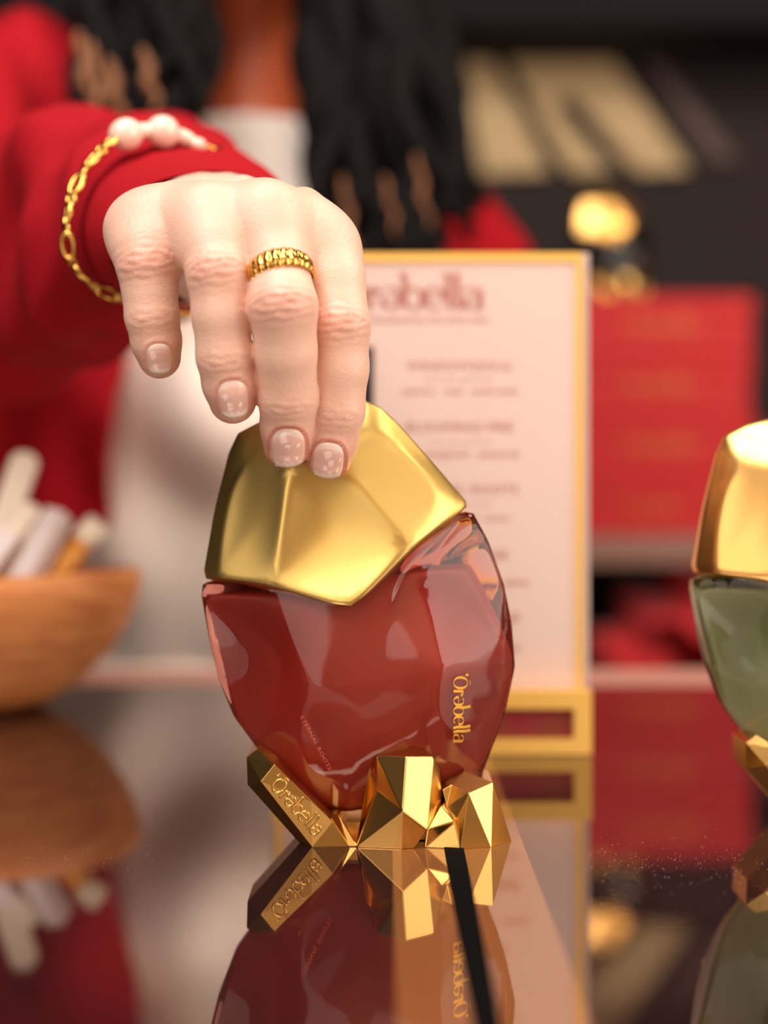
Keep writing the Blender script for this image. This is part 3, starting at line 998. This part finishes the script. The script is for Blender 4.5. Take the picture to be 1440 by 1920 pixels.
allp = np.array([tuple(q[0]) for ch in FB.values() for q in ch] + [tuple(FORE[0])])
lo = allp.min(0) - 0.016
hi = allp.max(0) + 0.018
hi[1] = 0.625
hv, hf = nets(lambda p: np.maximum(hand_fn(p), p[:, 1] - 0.622), lo, hi, 0.00085)
hv = hv.astype(np.float64)
m_end = hv[:, 1] > 0.618
hv2 = snap(hand_fn, hv, 2)
hv[~m_end] = hv2[~m_end]
gn, _ = grad(hand_fn, hv, 0.0006)
disp = np.zeros(len(hv))
tone = np.zeros(len(hv))
def axis_coord(p, a, b):
    ax = np.array(b) - np.array(a)
    L = np.linalg.norm(ax)
    ax /= L
    q = p - np.array(a)
    s = q @ ax
    r = q - s[:, None] * ax
    return s, L, r, ax
for k, ch in FB.items():
    if k == 'thumb':
        continue
    for j, sig, amp in ((2, .0050, .00060), (4, .0034, .00036)):
        a = np.array(ch[j][0])
        u = np.array(ch[j + 1][0]) - np.array(ch[j - 1][0])
        u /= np.linalg.norm(u)
        q = hv - a
        s = q @ u
        rad = q - s[:, None] * u
        dr = np.linalg.norm(rad, axis=1)
        near = np.clip((ch[j][1] * 1.45 - dr) / (ch[j][1] * 0.25), 0, 1)
        front = np.clip(-gn[:, 1] * 1.25 - 0.15, 0, 1)
        x = rad[:, 0] / ch[j][1]
        ss = s + 0.0016 * x * x * np.sign(s + 1e-9) + 0.0004 * np.sin(x * 7 + j * 3 + s * 900)
        g = np.exp(-(ss / sig) ** 2)
        rip = np.cos(2 * np.pi * ss / 0.0023)
        disp += amp * g * near * front * (np.maximum(rip, -0.4) * 0.9 - 0.2) + 0.0004 * np.exp(-(s / .005) ** 2) * near * front
        tone = np.maximum(tone, (0.34 if j == 2 else 0.16) * np.exp(-(s / .0060) ** 2) * near * front)
    # warm finger ends
    a = np.array(ch[6][0])
    dd = np.linalg.norm(hv - a, axis=1)
    amt = {'pinky': .38, 'ring': .42, 'middle': .48, 'index': .55}[k]
    tone = np.maximum(tone, amt * np.clip(1.25 - dd / .0145, 0, 1))
# tendons and veins on the back of the hand
for k in ('pinky', 'ring', 'middle', 'index'):
    a = np.array(FB[k][0][0])
    b = np.array(WR[k][0])
    s, L, r, ax = axis_coord(hv, a, b)
    lat = np.abs(r[:, 0])
    up = np.clip(gn[:, 2], 0, 1)
    disp += 0.0007 * np.exp(-(lat / .0030) ** 2) * up * np.clip(s / .01, 0, 1) * np.clip((L - s) / .02, 0, 1)
    dk = np.linalg.norm(hv - (a + np.array((0, -.002, .009))), axis=1)
    tone = np.maximum(tone, .16 * np.exp(-(dk / .011) ** 2))
    disp += 0.0006 * np.exp(-(dk / .007) ** 2)

# nails: sit in the skin at the end of each finger
NAIL = {'pinky': (298.5, 672, 25, 29, -0.05), 'ring': (438, 748, 29.5, 36, -0.10), 'middle': (540.5, 841, 33, 38, 0.0), 'index': (615, 864, 30.5, 35, 0.10)}
def trace(px, py):
    o = np.array((0, 0, CZ))
    d = np.array(((px - 720) / F, 1, (HY - py) / F))
    d /= np.linalg.norm(d)
    t = 0.455
    for _ in range(40):
        q = (o + d * t).reshape(1, 3)
        e = float(hand_fn(q)[0])
        t += e * 0.8
        if e < 2e-5:
            break
        if t > 0.53:
            return None, d
    return o + d * t, d
nails = []
for k, (cx, cy, hw, hh, tl) in NAIL.items():
    c, _ = trace(cx, cy)
    # pull the nail bed in and raise the folds around it
    scr_x = hv[:, 0] / hv[:, 1] * F + 720
    scr_y = HY - (hv[:, 2] - CZ) / hv[:, 1] * F
    dx = (scr_x - cx)
    dy = (scr_y - cy)
    u = (dx * math.cos(tl) + dy * math.sin(tl)) / hw
    v = (-dx * math.sin(tl) + dy * math.cos(tl)) / hh
    rr = (np.abs(u) ** 2.6 + np.abs(v) ** 2.6) ** (1 / 2.6)
    near = np.linalg.norm(hv - c, axis=1) < .012
    fr = np.clip(-gn[:, 1] * 3, 0, 1)
    disp += near * fr * (-.00035 * np.clip((1.0 - rr) * 6, 0, 1) + .00038 * np.exp(-((rr - 1.16) / .13) ** 2) * (v < .55))
    tone = np.maximum(tone, near * fr * {'pinky': .5, 'ring': .6, 'middle': .85, 'index': .9}[k] * np.exp(-((rr - 1.10) / .10) ** 2) * (v < .75))
    nails.append((k, cx, cy, hw, hh, tl))
hv = hv + gn * disp[:, None]

# ---- the rest of her body
NK = Vector((-.098, 1.20, CZ + .232))          # base of the neck
SHR = Vector((-.268, 1.065, CZ + .222))       # right shoulder (picture left)
SHL = Vector((.048, 1.285, CZ + .160))        # left shoulder
HIP = Vector((-.115, 1.30, 0.93))
yaw = math.radians(31)
def torso_fn(p, g=0.0):
    def rot(q, c, a):
        d = q - np_v(c)
        x = d[:, 0] * math.cos(a) + d[:, 1] * math.sin(a)
        y = -d[:, 0] * math.sin(a) + d[:, 1] * math.cos(a)
        return np.stack([x, y, d[:, 2]], 1)
    ch = Vector((-.097, 1.215, CZ + .06))
    q = rot(p, ch, yaw)
    d = ball(q, (0, 0, 0), (.158 + g, .105 + g, .17 + g))
    q = rot(p, Vector((-.105, 1.26, 0.97)), yaw * .7)
    d = smin(d, ball(q, (0, 0, 0), (.125 + g, .09 + g, .17 + g)), .05)
    q = rot(p, HIP, yaw * .4)
    d = smin(d, ball(q, (0, 0, -.03), (.172 + g, .115 + g, .17 + g)), .05)
    d = smin(d, cone(p, SHR + Vector((.02, .015, 0)), SHL + Vector((-.02, -.01, 0)), .052 + g, .052 + g), .04)
    for sx in (-.062, .062):
        c = ch + Vector((sx * math.cos(yaw) + .085 * math.sin(yaw), sx * math.sin(yaw) - .085 * math.cos(yaw), -.01))
        d = smin(d, cone(p, c, c + Vector((0, .02, .02)), .05 + g, .05 + g), .03)
    return d
HC = Vector((-.098, 1.185, CZ + .47))         # head centre
def neck_fn(p, g=0.0):
    d = cone(p, NK + Vector((0, .02, -.03)), NK + Vector((0.0, 0.0, .17)), .050 + g, .046 + g)
    return smin(d, cone(p, NK + Vector((-.05, .0, -.02)), NK + Vector((.05, .03, -.02)), .035 + g, .035 + g), .03)
def head_fn(p):
    d = ball(p, HC + Vector((0, .01, .03)), (.073, .092, .095))
    d = smin(d, ball(p, HC + Vector((0, -.02, -.035)), (.056, .070, .085)), .03)
    d = smin(d, cone(p, HC + Vector((0, -.068, -.105)), HC + Vector((0, -.055, -.085)), .016, .02), .02)
    d = smin(d, cone(p, HC + Vector((0, -.088, .005)), HC + Vector((0, -.106, -.028)), .006, .010), .010)
    for s in (-1, 1):
        d = smin(d, cone(p, HC + Vector((s * .008, -.096, -.033)), HC + Vector((s * .011, -.09, -.033)), .006, .006), .006)
        d = smin(d, cone(p, HC + Vector((s * .014, -.085, .022)), HC + Vector((s * .045, -.076, .024)), .007, .006), .008)
        eye = ball(p, HC + Vector((s * .031, -.094, .008)), (.017, .012, .010))
        d = -smin(-d, eye, .006)
        d = smin(d, cone(p, HC + Vector((s * .031, -.076, .006)), HC + Vector((s * .031, -.076, .0065)), .0115, .0115), .001)
        d = smin(d, cone(p, HC + Vector((s * .020, -.083, .0145)), HC + Vector((s * .042, -.079, .0135)), .0035, .0035), .004)
        d = smin(d, cone(p, HC + Vector((s * .021, -.083, .0005)), HC + Vector((s * .041, -.079, .001)), .003, .003), .004)
        d = smin(d, ball(p, HC + Vector((s * .075, .005, -.01)), (.009, .018, .030)), .006)
    d = smin(d, cone(p, HC + Vector((-.018, -.086, -.058)), HC + Vector((.018, -.086, -.058)), .0055, .0055), .005)
    d = smin(d, cone(p, HC + Vector((-.015, -.085, -.069)), HC + Vector((.015, -.085, -.069)), .0065, .0065), .005)
    return d
ELL = Vector((.092, 1.30, CZ - .05))
HNL = Vector((.062, 1.215, CZ - .245))
def arms_fn(p, g=0.0):
    d = smin(cone(p, FORE[0].lerp(FORE[1], .2), FORE[1], .025 + g, .034 + g), cone(p, FORE[1], FORE[2], .034 + g, .040 + g), .02)
    d = smin(d, cone(p, FORE[2], SHR, .042 + g, .052 + g), .02)
    d2 = smin(cone(p, SHL, ELL, .050 + g, .038 + g), cone(p, ELL, HNL, .038 + g, .025 + g), .02)
    return np.minimum(d, d2)
def lefthand_fn(p):
    d = cone(p, HNL, HNL + Vector((-.004, -.012, -.045)), .022, .024)
    for i in range(4):
        o = Vector((.018 - .012 * i, -.018, -.06))
        a = HNL + o
        b = a + Vector((-.002, -.012, -.034 - .006 * (i in (1, 2))))
        c = b + Vector((-.004, .002, -.026))
        d = smin(d, np.minimum(cone(p, a, b, .009, .0082), cone(p, b, c, .0082, .007)), .003)
    a = HNL + Vector((-.02, -.012, -.02))
    d = smin(d, cone(p, a, a + Vector((-.022, -.018, -.035)), .011, .008), .008)
    return d
def legs_fn(p, g=0.0):
    d = None
    for s in (-1, 1):
        h = Vector((-.115 + s * .085, 1.31, .86))
        kn = Vector((-.115 + s * .095, 1.30 + .01 * s, .49))
        an = Vector((-.115 + s * .10, 1.33, .09))
        e = smin(cone(p, h, kn, .082 + g, .056 + g), cone(p, kn, an, .056 + g, .036 + g), .03)
        e = smin(e, cone(p, an + Vector((0, .0, -.03)), an + Vector((s * .02, -.14, -.055)), .035, .028), .03)
        d = e if d is None else np.minimum(d, e)
    return d
def body_fn(p):
    d = smin(torso_fn(p), neck_fn(p), .03)
    d = smin(d, head_fn(p), .025)
    d = smin(d, arms_fn(p), .02)
    d = smin(d, legs_fn(p), .03)
    return np.minimum(d, lefthand_fn(p))
bv, bf = nets(body_fn, (-.36, .60, 0.001), (.20, 1.50, CZ + .62), 0.0075)
bv = snap(body_fn, bv.astype(np.float64), 1)
warm_shade = np.concatenate([np.zeros(len(hv)), np.where(bv[:, 2] > CZ + .2, 1.0, 0.0) * (1 - .6 * np.exp(-(np.linalg.norm((bv - np.array(HC + Vector((0, -.09, -.063)))) / np.array((.024, .02, .011)), axis=1)) ** 4))])
V = np.concatenate([hv, bv])
Q = np.concatenate([hf, bf + len(hv)])
person = mk('person', [tuple(x) for x in V], Q.tolist(), M_skin, None)
tag(person, 'person with long dark hair, red jacket and cream top, hand on the amber bottle cap', 'person')
a1 = person.data.attributes.new('tone', 'FLOAT', 'POINT')
a1.data.foreach_set('value', np.concatenate([np.clip(tone, 0, 1), np.clip(.9 * np.exp(-(np.linalg.norm((bv - np.array(HC + Vector((0, -.09, -.063)))) / np.array((.024, .02, .011)), axis=1)) ** 4), .08, 1)]).astype(np.float32))
a2 = person.data.attributes.new('tan', 'FLOAT', 'POINT')
a2.data.foreach_set('value', warm_shade.astype(np.float32))

M_nail = mat('nail', rgb(236, 180, 170), 0.18, Coat_Weight=0.4)
nn = M_nail.node_tree
av = nn.nodes.new('ShaderNodeAttribute')
av.attribute_name = 'tip'
mn = nn.nodes.new('ShaderNodeMix')
mn.data_type = 'RGBA'
mn.inputs[6].default_value = rgb(248, 204, 192)
mn.inputs[7].default_value = rgb(255, 240, 230)
nn.links.new(av.outputs['Fac'], mn.inputs[0])
nn.links.new(mn.outputs[2], nn.nodes['Principled BSDF'].inputs['Base Color'])
bump(M_nail, 'noise', 200, 0.004)
for (k, cx, cy, hw, hh, tl) in nails:
    nu, nv = 17, 21
    grid, tip = [], []
    for j in range(nv):
        for i in range(nu):
            u, v = -1 + 2 * i / (nu - 1), -1 + 2 * j / (nv - 1)
            # square to superellipse
            m_ = max(abs(u), abs(v), 1e-6)
            l_ = (abs(u) ** 2.8 + abs(v) ** 2.8) ** (1 / 2.8) or 1
            uu, vv = u * m_ / l_, v * m_ / l_
            X = cx + uu * hw * math.cos(tl) - vv * hh * math.sin(tl)
            Y_ = cy + uu * hw * math.sin(tl) + vv * hh * math.cos(tl)
            h, d = trace(X, Y_)
            if h is None:
                h = np.array(grid[-1]) if grid else np.array(P(X, Y_, .48))
            g_, _ = grad(hand_fn, h.reshape(1, 3), .0006)
            rim = max(abs(u), abs(v))
            h = h + g_[0] * (.00022 * (1 - rim ** 6) - .00012 * (rim > .99) + (0.0003 * max(0, v - .5)))
            grid.append(tuple(h))
            t = 0.0
            if vv > .70 - .16 * uu * uu * 1.6:
                t = 1.0
            if vv < -.62 + .25 * uu * uu:
                t = 0.55
            tip.append(t)
    fs = [(j * nu + i, j * nu + i + 1, (j + 1) * nu + i + 1, (j + 1) * nu + i) for j in range(nv - 1) for i in range(nu - 1)]
    o = mk('fingernail', grid, fs, M_nail, person, mods=[('SOLIDIFY', dict(thickness=0.0004, offset=1))])
    a_ = o.data.attributes.new('tip', 'FLOAT', 'POINT')
    a_.data.foreach_set('value', tip)

# lips and eyes
M_eye = mat('eye_white', rgb(235, 230, 225), 0.15)
bump(M_eye, 'noise', 50, 0.01)
M_iris = mat('brown_iris', rgb(60, 34, 20), 0.15)
bump(M_iris, 'noise', 900, 0.05)
for s in (-1, 1):
    c = HC + Vector((s * .031, -.0760, .007))
    v, f = lathe([(0.0118 * math.sin(math.pi * i / 12) + 1e-5, -.0118 * math.cos(math.pi * i / 12)) for i in range(13)], c, 24)
    e = mk('eye', v, f, M_eye, person)
    v, f = lathe([(0.0055 * math.sin(math.pi * i / 8) + 1e-5, -.0055 * math.cos(math.pi * i / 8)) for i in range(9)], Vector((0, 0, 0)), 20)
    mk('iris', [Vector((p.x, p.y * .4, p.z)) + c + Vector((0, -.0102, -.001)) for p in v], f, M_iris, e)

# clothes
M_top_ = mat('cream_knit', rgb(250, 234, 222), 0.85)
bump(M_top_, 'wave', 160, 0.25, 0.001, (1, 1, 0.1))
M_trou = mat('cream_cotton', rgb(248, 230, 216), 0.85)
bump(M_trou, 'noise', 300, 0.2)
M_jack = mat('red_jersey', rgb(156, 12, 26), 0.85, Specular_IOR_Level=0.15)
bump(M_jack, 'noise', 900, 0.25, 0.0005)
M_rib = mat('red_rib', rgb(160, 12, 26), 0.85, Specular_IOR_Level=0.15)
def top_fn(p):
    folds = 0.004 * np.sin(p[:, 2] * 42 + p[:, 0] * 25) + 0.003 * np.sin(p[:, 0] * 70 + p[:, 2] * 12)
    d = torso_fn(p, .010) + folds
    n = cone(p, NK + Vector((0, .015, -.05)), NK + Vector((0, .003, .030)), .070, .056)
    d = smin(d, n, .025)
    d = smin(d, cone(p, SHL, ELL, .058, .046), .02)
    d = np.maximum(d, p[:, 2] - (NK.z + .032))
    d = np.maximum(d, 0.90 - p[:, 2])
    return d
v, f = nets(top_fn, (-.36, .94, .88), (.20, 1.50, CZ + .34), .0065)
mk('cream_top', v, f, M_top_, person, label='cream roll-neck top')
def trou_fn(p):
    d = smin(torso_fn(p, .014), legs_fn(p, .022), .03)
    d = np.maximum(d, p[:, 2] - 0.905)
    return np.maximum(d, .10 - p[:, 2])
v, f = nets(trou_fn, (-.34, 1.10, .08), (.14, 1.50, .92), .0105)
mk('trousers', v, f, M_trou, person, label='cream trousers')
def jack_fn(p):
    folds = 0.006 * np.sin(p[:, 2] * 30 + p[:, 0] * 45) + 0.004 * np.sin(p[:, 0] * 80 - p[:, 2] * 20)
    d = np.abs(torso_fn(p, .026) + folds) - .006
    z = p[:, 2] - CZ
    left = -.178 + .16 * np.clip(z - .05, -.15, .4)
    right = -.005 - .10 * np.clip(z, -.2, .22)
    wedge = np.maximum(np.maximum(left - p[:, 0], p[:, 0] - right), p[:, 1] - 1.21)
    d = np.maximum(d, -wedge)
    coll = np.linalg.norm((p - np_v(NK + Vector((0, -.0, .02))))[:, :2], axis=1) - .070
    d = np.maximum(d, -np.where(p[:, 2] > NK.z - .05, coll, 1))
    d = np.maximum(d, (CZ - .035) - p[:, 2])
    a_ = P(60, 560, 1.10); b_ = P(40, 960, 1.12)
    pan = ball(p, a_.lerp(b_, .5), (.062, .035, .15)) + .006 * np.sin(p[:, 0] * 90)
    d = smin(d, np.maximum(pan, (CZ - .035) - p[:, 2]), .02)
    arm = cone(p, SHL, ELL, .066, .056)
    arm = smin(arm, cone(p, ELL, HNL, .056, .046), .02)
    arm = np.maximum(arm, (HNL.z + .012) - p[:, 2])
    return smin(d, arm, .012)
v, f = nets(jack_fn, (-.38, .94, CZ - .26), (.22, 1.50, CZ + .34), .0062)
mk('red_jacket', v, f, M_jack, person, label='open red jacket')

# right sleeve and its ribbed cuff: rings of eight points, mouth first
def R(*a):
    return [np.array(P(x, y, Y)) for x, y, Y in a]
RINGS = [
    R((203, 452, .536), (252, 357, .550), (400, 319, .562), (532, 360, .582), (528, 455, .60), (440, 545, .60), (340, 566, .585), (232, 535, .555)),
    R((176, 440, .556), (215, 326, .574), (365, 283, .592), (515, 330, .61), (510, 430, .625), (420, 545, .625), (315, 568, .61), (205, 542, .58)),
    R((150, 432, .576), (188, 302, .595), (325, 260, .615), (480, 304, .635), (485, 410, .65), (400, 540, .65), (290, 566, .635), (180, 545, .60)),
    R((138, 428, .586), (172, 292, .606), (305, 246, .627), (460, 290, .647), (470, 400, .66), (390, 538, .66), (275, 568, .645), (168, 552, .611)),
    R((96, 424, .606), (130, 264, .628), (262, 230, .65), (430, 272, .67), (450, 392, .685), (380, 560, .685), (250, 628, .665), (115, 598, .63)),
    R((20, 420, .65), (58, 252, .67), (195, 224, .695), (380, 256, .715), (410, 380, .73), (350, 570, .725), (215, 656, .70), (55, 622, .665)),
    R((-70, 420, .71), (-30, 262, .73), (110, 226, .755), (300, 250, .775), (330, 380, .79), (280, 560, .785), (140, 662, .76), (-30, 640, .725)),
]
def circ(c, r, t):
    """ring of radius r about c facing t, point order as above"""
    t = Vector(t).normalized()
    s = t.cross(Vector((0, 0, 1))).normalized()
    u = s.cross(t).normalized()
    out = []
    for k in range(8):
        an = math.radians(180 - 45 * k)
        out.append(np.array(Vector(c) + s * math.cos(an) * r + u * math.sin(an) * r))
    return out
el = FORE[2]
RINGS.append(circ(Vector((-.205, .80, CZ + .092)), .056, (-.12, .12, 0)))
RINGS.append(circ(el + Vector((-.012, .03, .012)), .060, (-.10, .2, .10)))
RINGS.append(circ(el.lerp(SHR, .5) + Vector((-.004, 0, 0)), .062, (0, .25, .14)))
RINGS.append(circ(SHR + Vector((-.004, -.01, .004)), .070, (.06, .2, .05)))
RINGS.append(circ(SHR + Vector((.055, .03, -.005)), .060, (.2, .12, 0)))
def skin_rings(rings, per, around, fold):
    cols = [catmull([rg[k] for rg in rings], per) for k in range(8)]
    n = len(cols[0])
    V = []
    for i in range(n):
        ring = catmull([cols[k][i] for k in range(8)], around, True)
        cen = sum(ring) / len(ring)
        for j, q in enumerate(ring):
            dv = q - cen
            L = np.linalg.norm(dv)
            V.append(q + dv / L * fold(i / per, 2 * math.pi * j / len(ring)))
    m = 8 * around
    Fc = [(i * m + j, i * m + (j + 1) % m, (i + 1) * m + (j + 1) % m, (i + 1) * m + j) for i in range(n - 1) for j in range(m)]
    return V, Fc
def fold(s, a):
    if s < .3:
        return 0
    w_ = min(1, (s - .3) / 1.2)
    return w_ * (.0042 * math.sin(a * 3 + s * 2.2) + .0042 * math.sin(s * 4.4 - a * 2 + 1) + .0024 * math.sin(a * 6 + s * 5))
v, f = skin_rings(RINGS[3:], 10, 10, fold)
mk('red_sleeve', v, f, M_jack, person, mods=[('SOLIDIFY', dict(thickness=0.0022, offset=-1)), ('SUBSURF', dict(levels=1, render_levels=1))], label='full red sleeve')
def ribf(s, a):
    return .00022 * math.cos(a * 120)
# turned-in lip, then the ribbed cuff
inner = [c * .0 + (c - sum(RINGS[0]) / 8) * .93 + sum(RINGS[0]) / 8 + np.array((-.004, .010, 0)) for c in RINGS[0]]
lip = [c * .0 + (c - sum(RINGS[0]) / 8) * .985 + sum(RINGS[0]) / 8 + np.array((.0003, -.0012, 0)) for c in RINGS[0]]
v, f = skin_rings([inner, lip] + RINGS[0:4], 8, 80, ribf)
mk('ribbed_cuff', v, f, M_rib, person, label='red ribbed cuff')

# hair: wavy locks falling on both sides of the neck
M_hair = mat('dark_hair', rgb(12, 8, 9), 0.75, Specular_IOR_Level=0.12)
bump(M_hair, 'noise', 300, 0.3, 0.001, (1, 1, 0.1))
M_hair2 = mat('light_hair', rgb(128, 82, 50), 0.7)
bump(M_hair2, 'noise', 300, 0.3, 0.001, (1, 1, 0.1))
random.seed(11)
def lock(px, py0, py1, Y, r, amp, ph, dx=0, start=None):
    pts = []
    n = 30
    a = start if start else P(px, py0, Y)
    b = P(px + dx, py1, Y)
    for i in range(n):
        t = i / (n - 1)
        p = a.lerp(b, t)
        wv = amp * min(1, t * 2)
        pts.append(p + Vector((wv * math.sin(ph + t * 13), wv * math.cos(ph + t * 11), 0)))
    rad = [r * min(1, .5 + t * 4) * (1 - .75 * max(0, (i / (n - 1)) - .6) / .4) for i, t in ((i, i / (n - 1)) for i in range(n))]
    return tube(pts, rad, 8, flat=.7)
dark, light = [], []
for i in range(90):      # picture right side
    t = random.random()
    px = 590 + 300 * t
    st = HC + Vector((.045 + .035 * random.random(), -.03 + .07 * random.random(), .0 + .09 * random.random()))
    end = 545 - 190 * max(0, t - .8) * 5 * .8 - 300 * max(0, .25 - t) * 2 + random.uniform(-60, 5)
    dark.append(lock(px, 0, end, 1.03 + .14 * random.random(), .015, .012, random.uniform(0, 6), random.uniform(-25, 10), st))
for i in range(60):      # picture left side
    t = random.random()
    px = 368 - 245 * t
    st = HC + Vector((-.045 - .035 * random.random(), -.03 + .07 * random.random(), .0 + .09 * random.random()))
    dark.append(lock(px, 0, random.uniform(200, 320), 0.96 + .12 * random.random(), .014, .012, random.uniform(0, 6), random.uniform(-15, 15), st))
for px, y0, y1 in ((148, 60, 215), (205, 110, 240), (172, 80, 260), (268, 90, 210)):
    light.append(lock(px, y0, y1, .93, .0040, .0022, px, 26))
for px, y0, y1 in ((655, 330, 470), (795, 290, 430), (735, 330, 450)):
    light.append(lock(px - 15, y0, y1, 1.0, .0026, .0018, px, 26))
cap_pts_ = []
v, f = nets(lambda p: np.maximum(ball(p, HC + Vector((0, .022, .040)), (.088, .096, .100)), -ball(p, HC + Vector((0, -.085, -.03)), (.062, .06, .10))), tuple(HC - Vector((.1, .12, .11))), tuple(HC + Vector((.1, .14, .16))), .006)
hair = mk('hair', *join((v, f.tolist()), *dark), M_hair, person, label='long wavy dark hair')
for lk in light:
    mk('hair_strand', *lk, M_hair2, hair, label='light brown strand')

# ------------------------------------------------------------------ ring
M_gold = mat('yellow_gold', rgb(226, 178, 92), 0.16, 1.0)
bump(M_gold, 'noise', 600, 0.01, 0.0002)
a = Vector(FB['middle'][0][0]); b = Vector(FB['middle'][2][0])
cR = P(525, 519, .4748)
ax = (b - a).normalized()
fx = Vector((1, 0, 0)); fx = (fx - fx.dot(ax) * ax).normalized()
fy = ax.cross(fx).normalized()
if fy.y > 0:
    fy = -fy
V, Fc = [], []
NU, NS = 240, 14
for i in range(NU):
    th = 2 * math.pi * i / NU
    fl = abs(math.sin(th * 12.5)) ** 0.6
    front = max(0, math.cos(th - math.pi / 2)) 
    wid = .0020 + .0012 * front
    for j in range(NS):
        ps = 2 * math.pi * j / NS
        outw = math.cos(ps)
        r = .00945 + (.0003 + (.0011 + .0007 * fl) * max(outw, 0) * (.5 + .5 * front) - .0003 * max(-outw, 0))
        V.append(cR + fx * math.cos(th) * r + fy * math.sin(th) * (r * .98) + ax * wid * math.sin(ps) * (1 + .12 * fl))
for i in range(NU):
    for j in range(NS):
        Fc.append((i * NS + j, ((i + 1) % NU) * NS + j, ((i + 1) % NU) * NS + (j + 1) % NS, i * NS + (j + 1) % NS))
ring = mk('finger_ring', V, Fc, M_gold)
tag(ring, 'fluted yellow gold ring on the middle finger above the amber bottle', 'ring')

# ------------------------------------------------------------------ bracelet of gold links and pearls
M_pearl = mat('pearl', rgb(246, 214, 196), 0.2, Coat_Weight=0.5)
bump(M_pearl, 'noise', 60, 0.15, 0.001)
BR = [(372, 272, .600), (340, 256, .597), (305, 247, .593), (268, 245, .588), (236, 252, .583), (206, 268, .578), (176, 298, .573), (150, 334, .569), (134, 374, .566), (126, 418, .564),
      (128, 458, .563), (138, 494, .565), (162, 524, .568), (198, 548, .573), (240, 566, .581), (300, 584, .60), (350, 588, .620), (430, 560, .645), (492, 460, .660), (488, 352, .655), (430, 292, .628)]
path = [Vector(p) for p in catmull([P(*q) for q in BR], 12, True)]
cum = [0]
for i in range(1, len(path)):
    cum.append(cum[-1] + (path[i] - path[i - 1]).length)
br = root('bracelet', 'gold link and pearl bracelet worn over the red cuff', 'bracelet', P(*BR[9]))
def along(s):
    i = min(range(len(cum)), key=lambda k: abs(cum[k] - s))
    t = (path[(i + 1) % len(path)] - path[i - 1]).normalized()
    return path[i], t
cenB = sum((Vector(p) for p in path), Vector()) / len(path)
def idx_s(k):
    return cum[k * 12]
for k, (rx, rl) in {0: (.0028, .0042), 1: (.0030, .0065), 2: (.0062, .0064), 3: (.0030, .0075), 4: (.0060, .0066)}.items():
    c, t = along(idx_s(k))
    s = t.cross(Vector((0, 1, 0))).normalized()
    u = s.cross(t).normalized()
    V, Fc = [], []
    for i in range(13):
        for j in range(20):
            ph, th = math.pi * i / 12, 2 * math.pi * j / 20
            V.append(c + t * (-math.cos(ph) * rl) + (s * math.cos(th) + u * math.sin(th)) * (math.sin(ph) * rx + 1e-6))
    for i in range(12):
        for j in range(20):
            Fc.append((i * 20 + j, i * 20 + (j + 1) % 20, (i + 1) * 20 + (j + 1) % 20, (i + 1) * 20 + j))
    mk('pearl', V, Fc, M_pearl, br, label='pale pink pearl')
s_pos = idx_s(4) + .0075
end = cum[-1] - .004
kk = 0
while s_pos < end:
    big = kk % 2 == 0
    hl = .0046 if big else .0020
    c, t = along(s_pos)
    outv = (c - cenB)
    outv = (outv - outv.dot(t) * t).normalized()
    s = t.cross(outv).normalized()
    tw = 0.5 * math.sin(kk * 1.7)
    s2 = (s * math.cos(tw) + outv * math.sin(tw)).normalized()
    pts = []
    hw = .0022 if big else .0014
    for i in range(20):
        th = 2 * math.pi * i / 20
        pts.append(c + t * hl * math.cos(th) + s2 * hw * math.sin(th))
    mk('link', *tube(pts, .0011 if big else .0009, 8, closed=True), M_gold, br)
    s_pos += hl + (.0020 if big else .0046) - .0008
    kk += 1
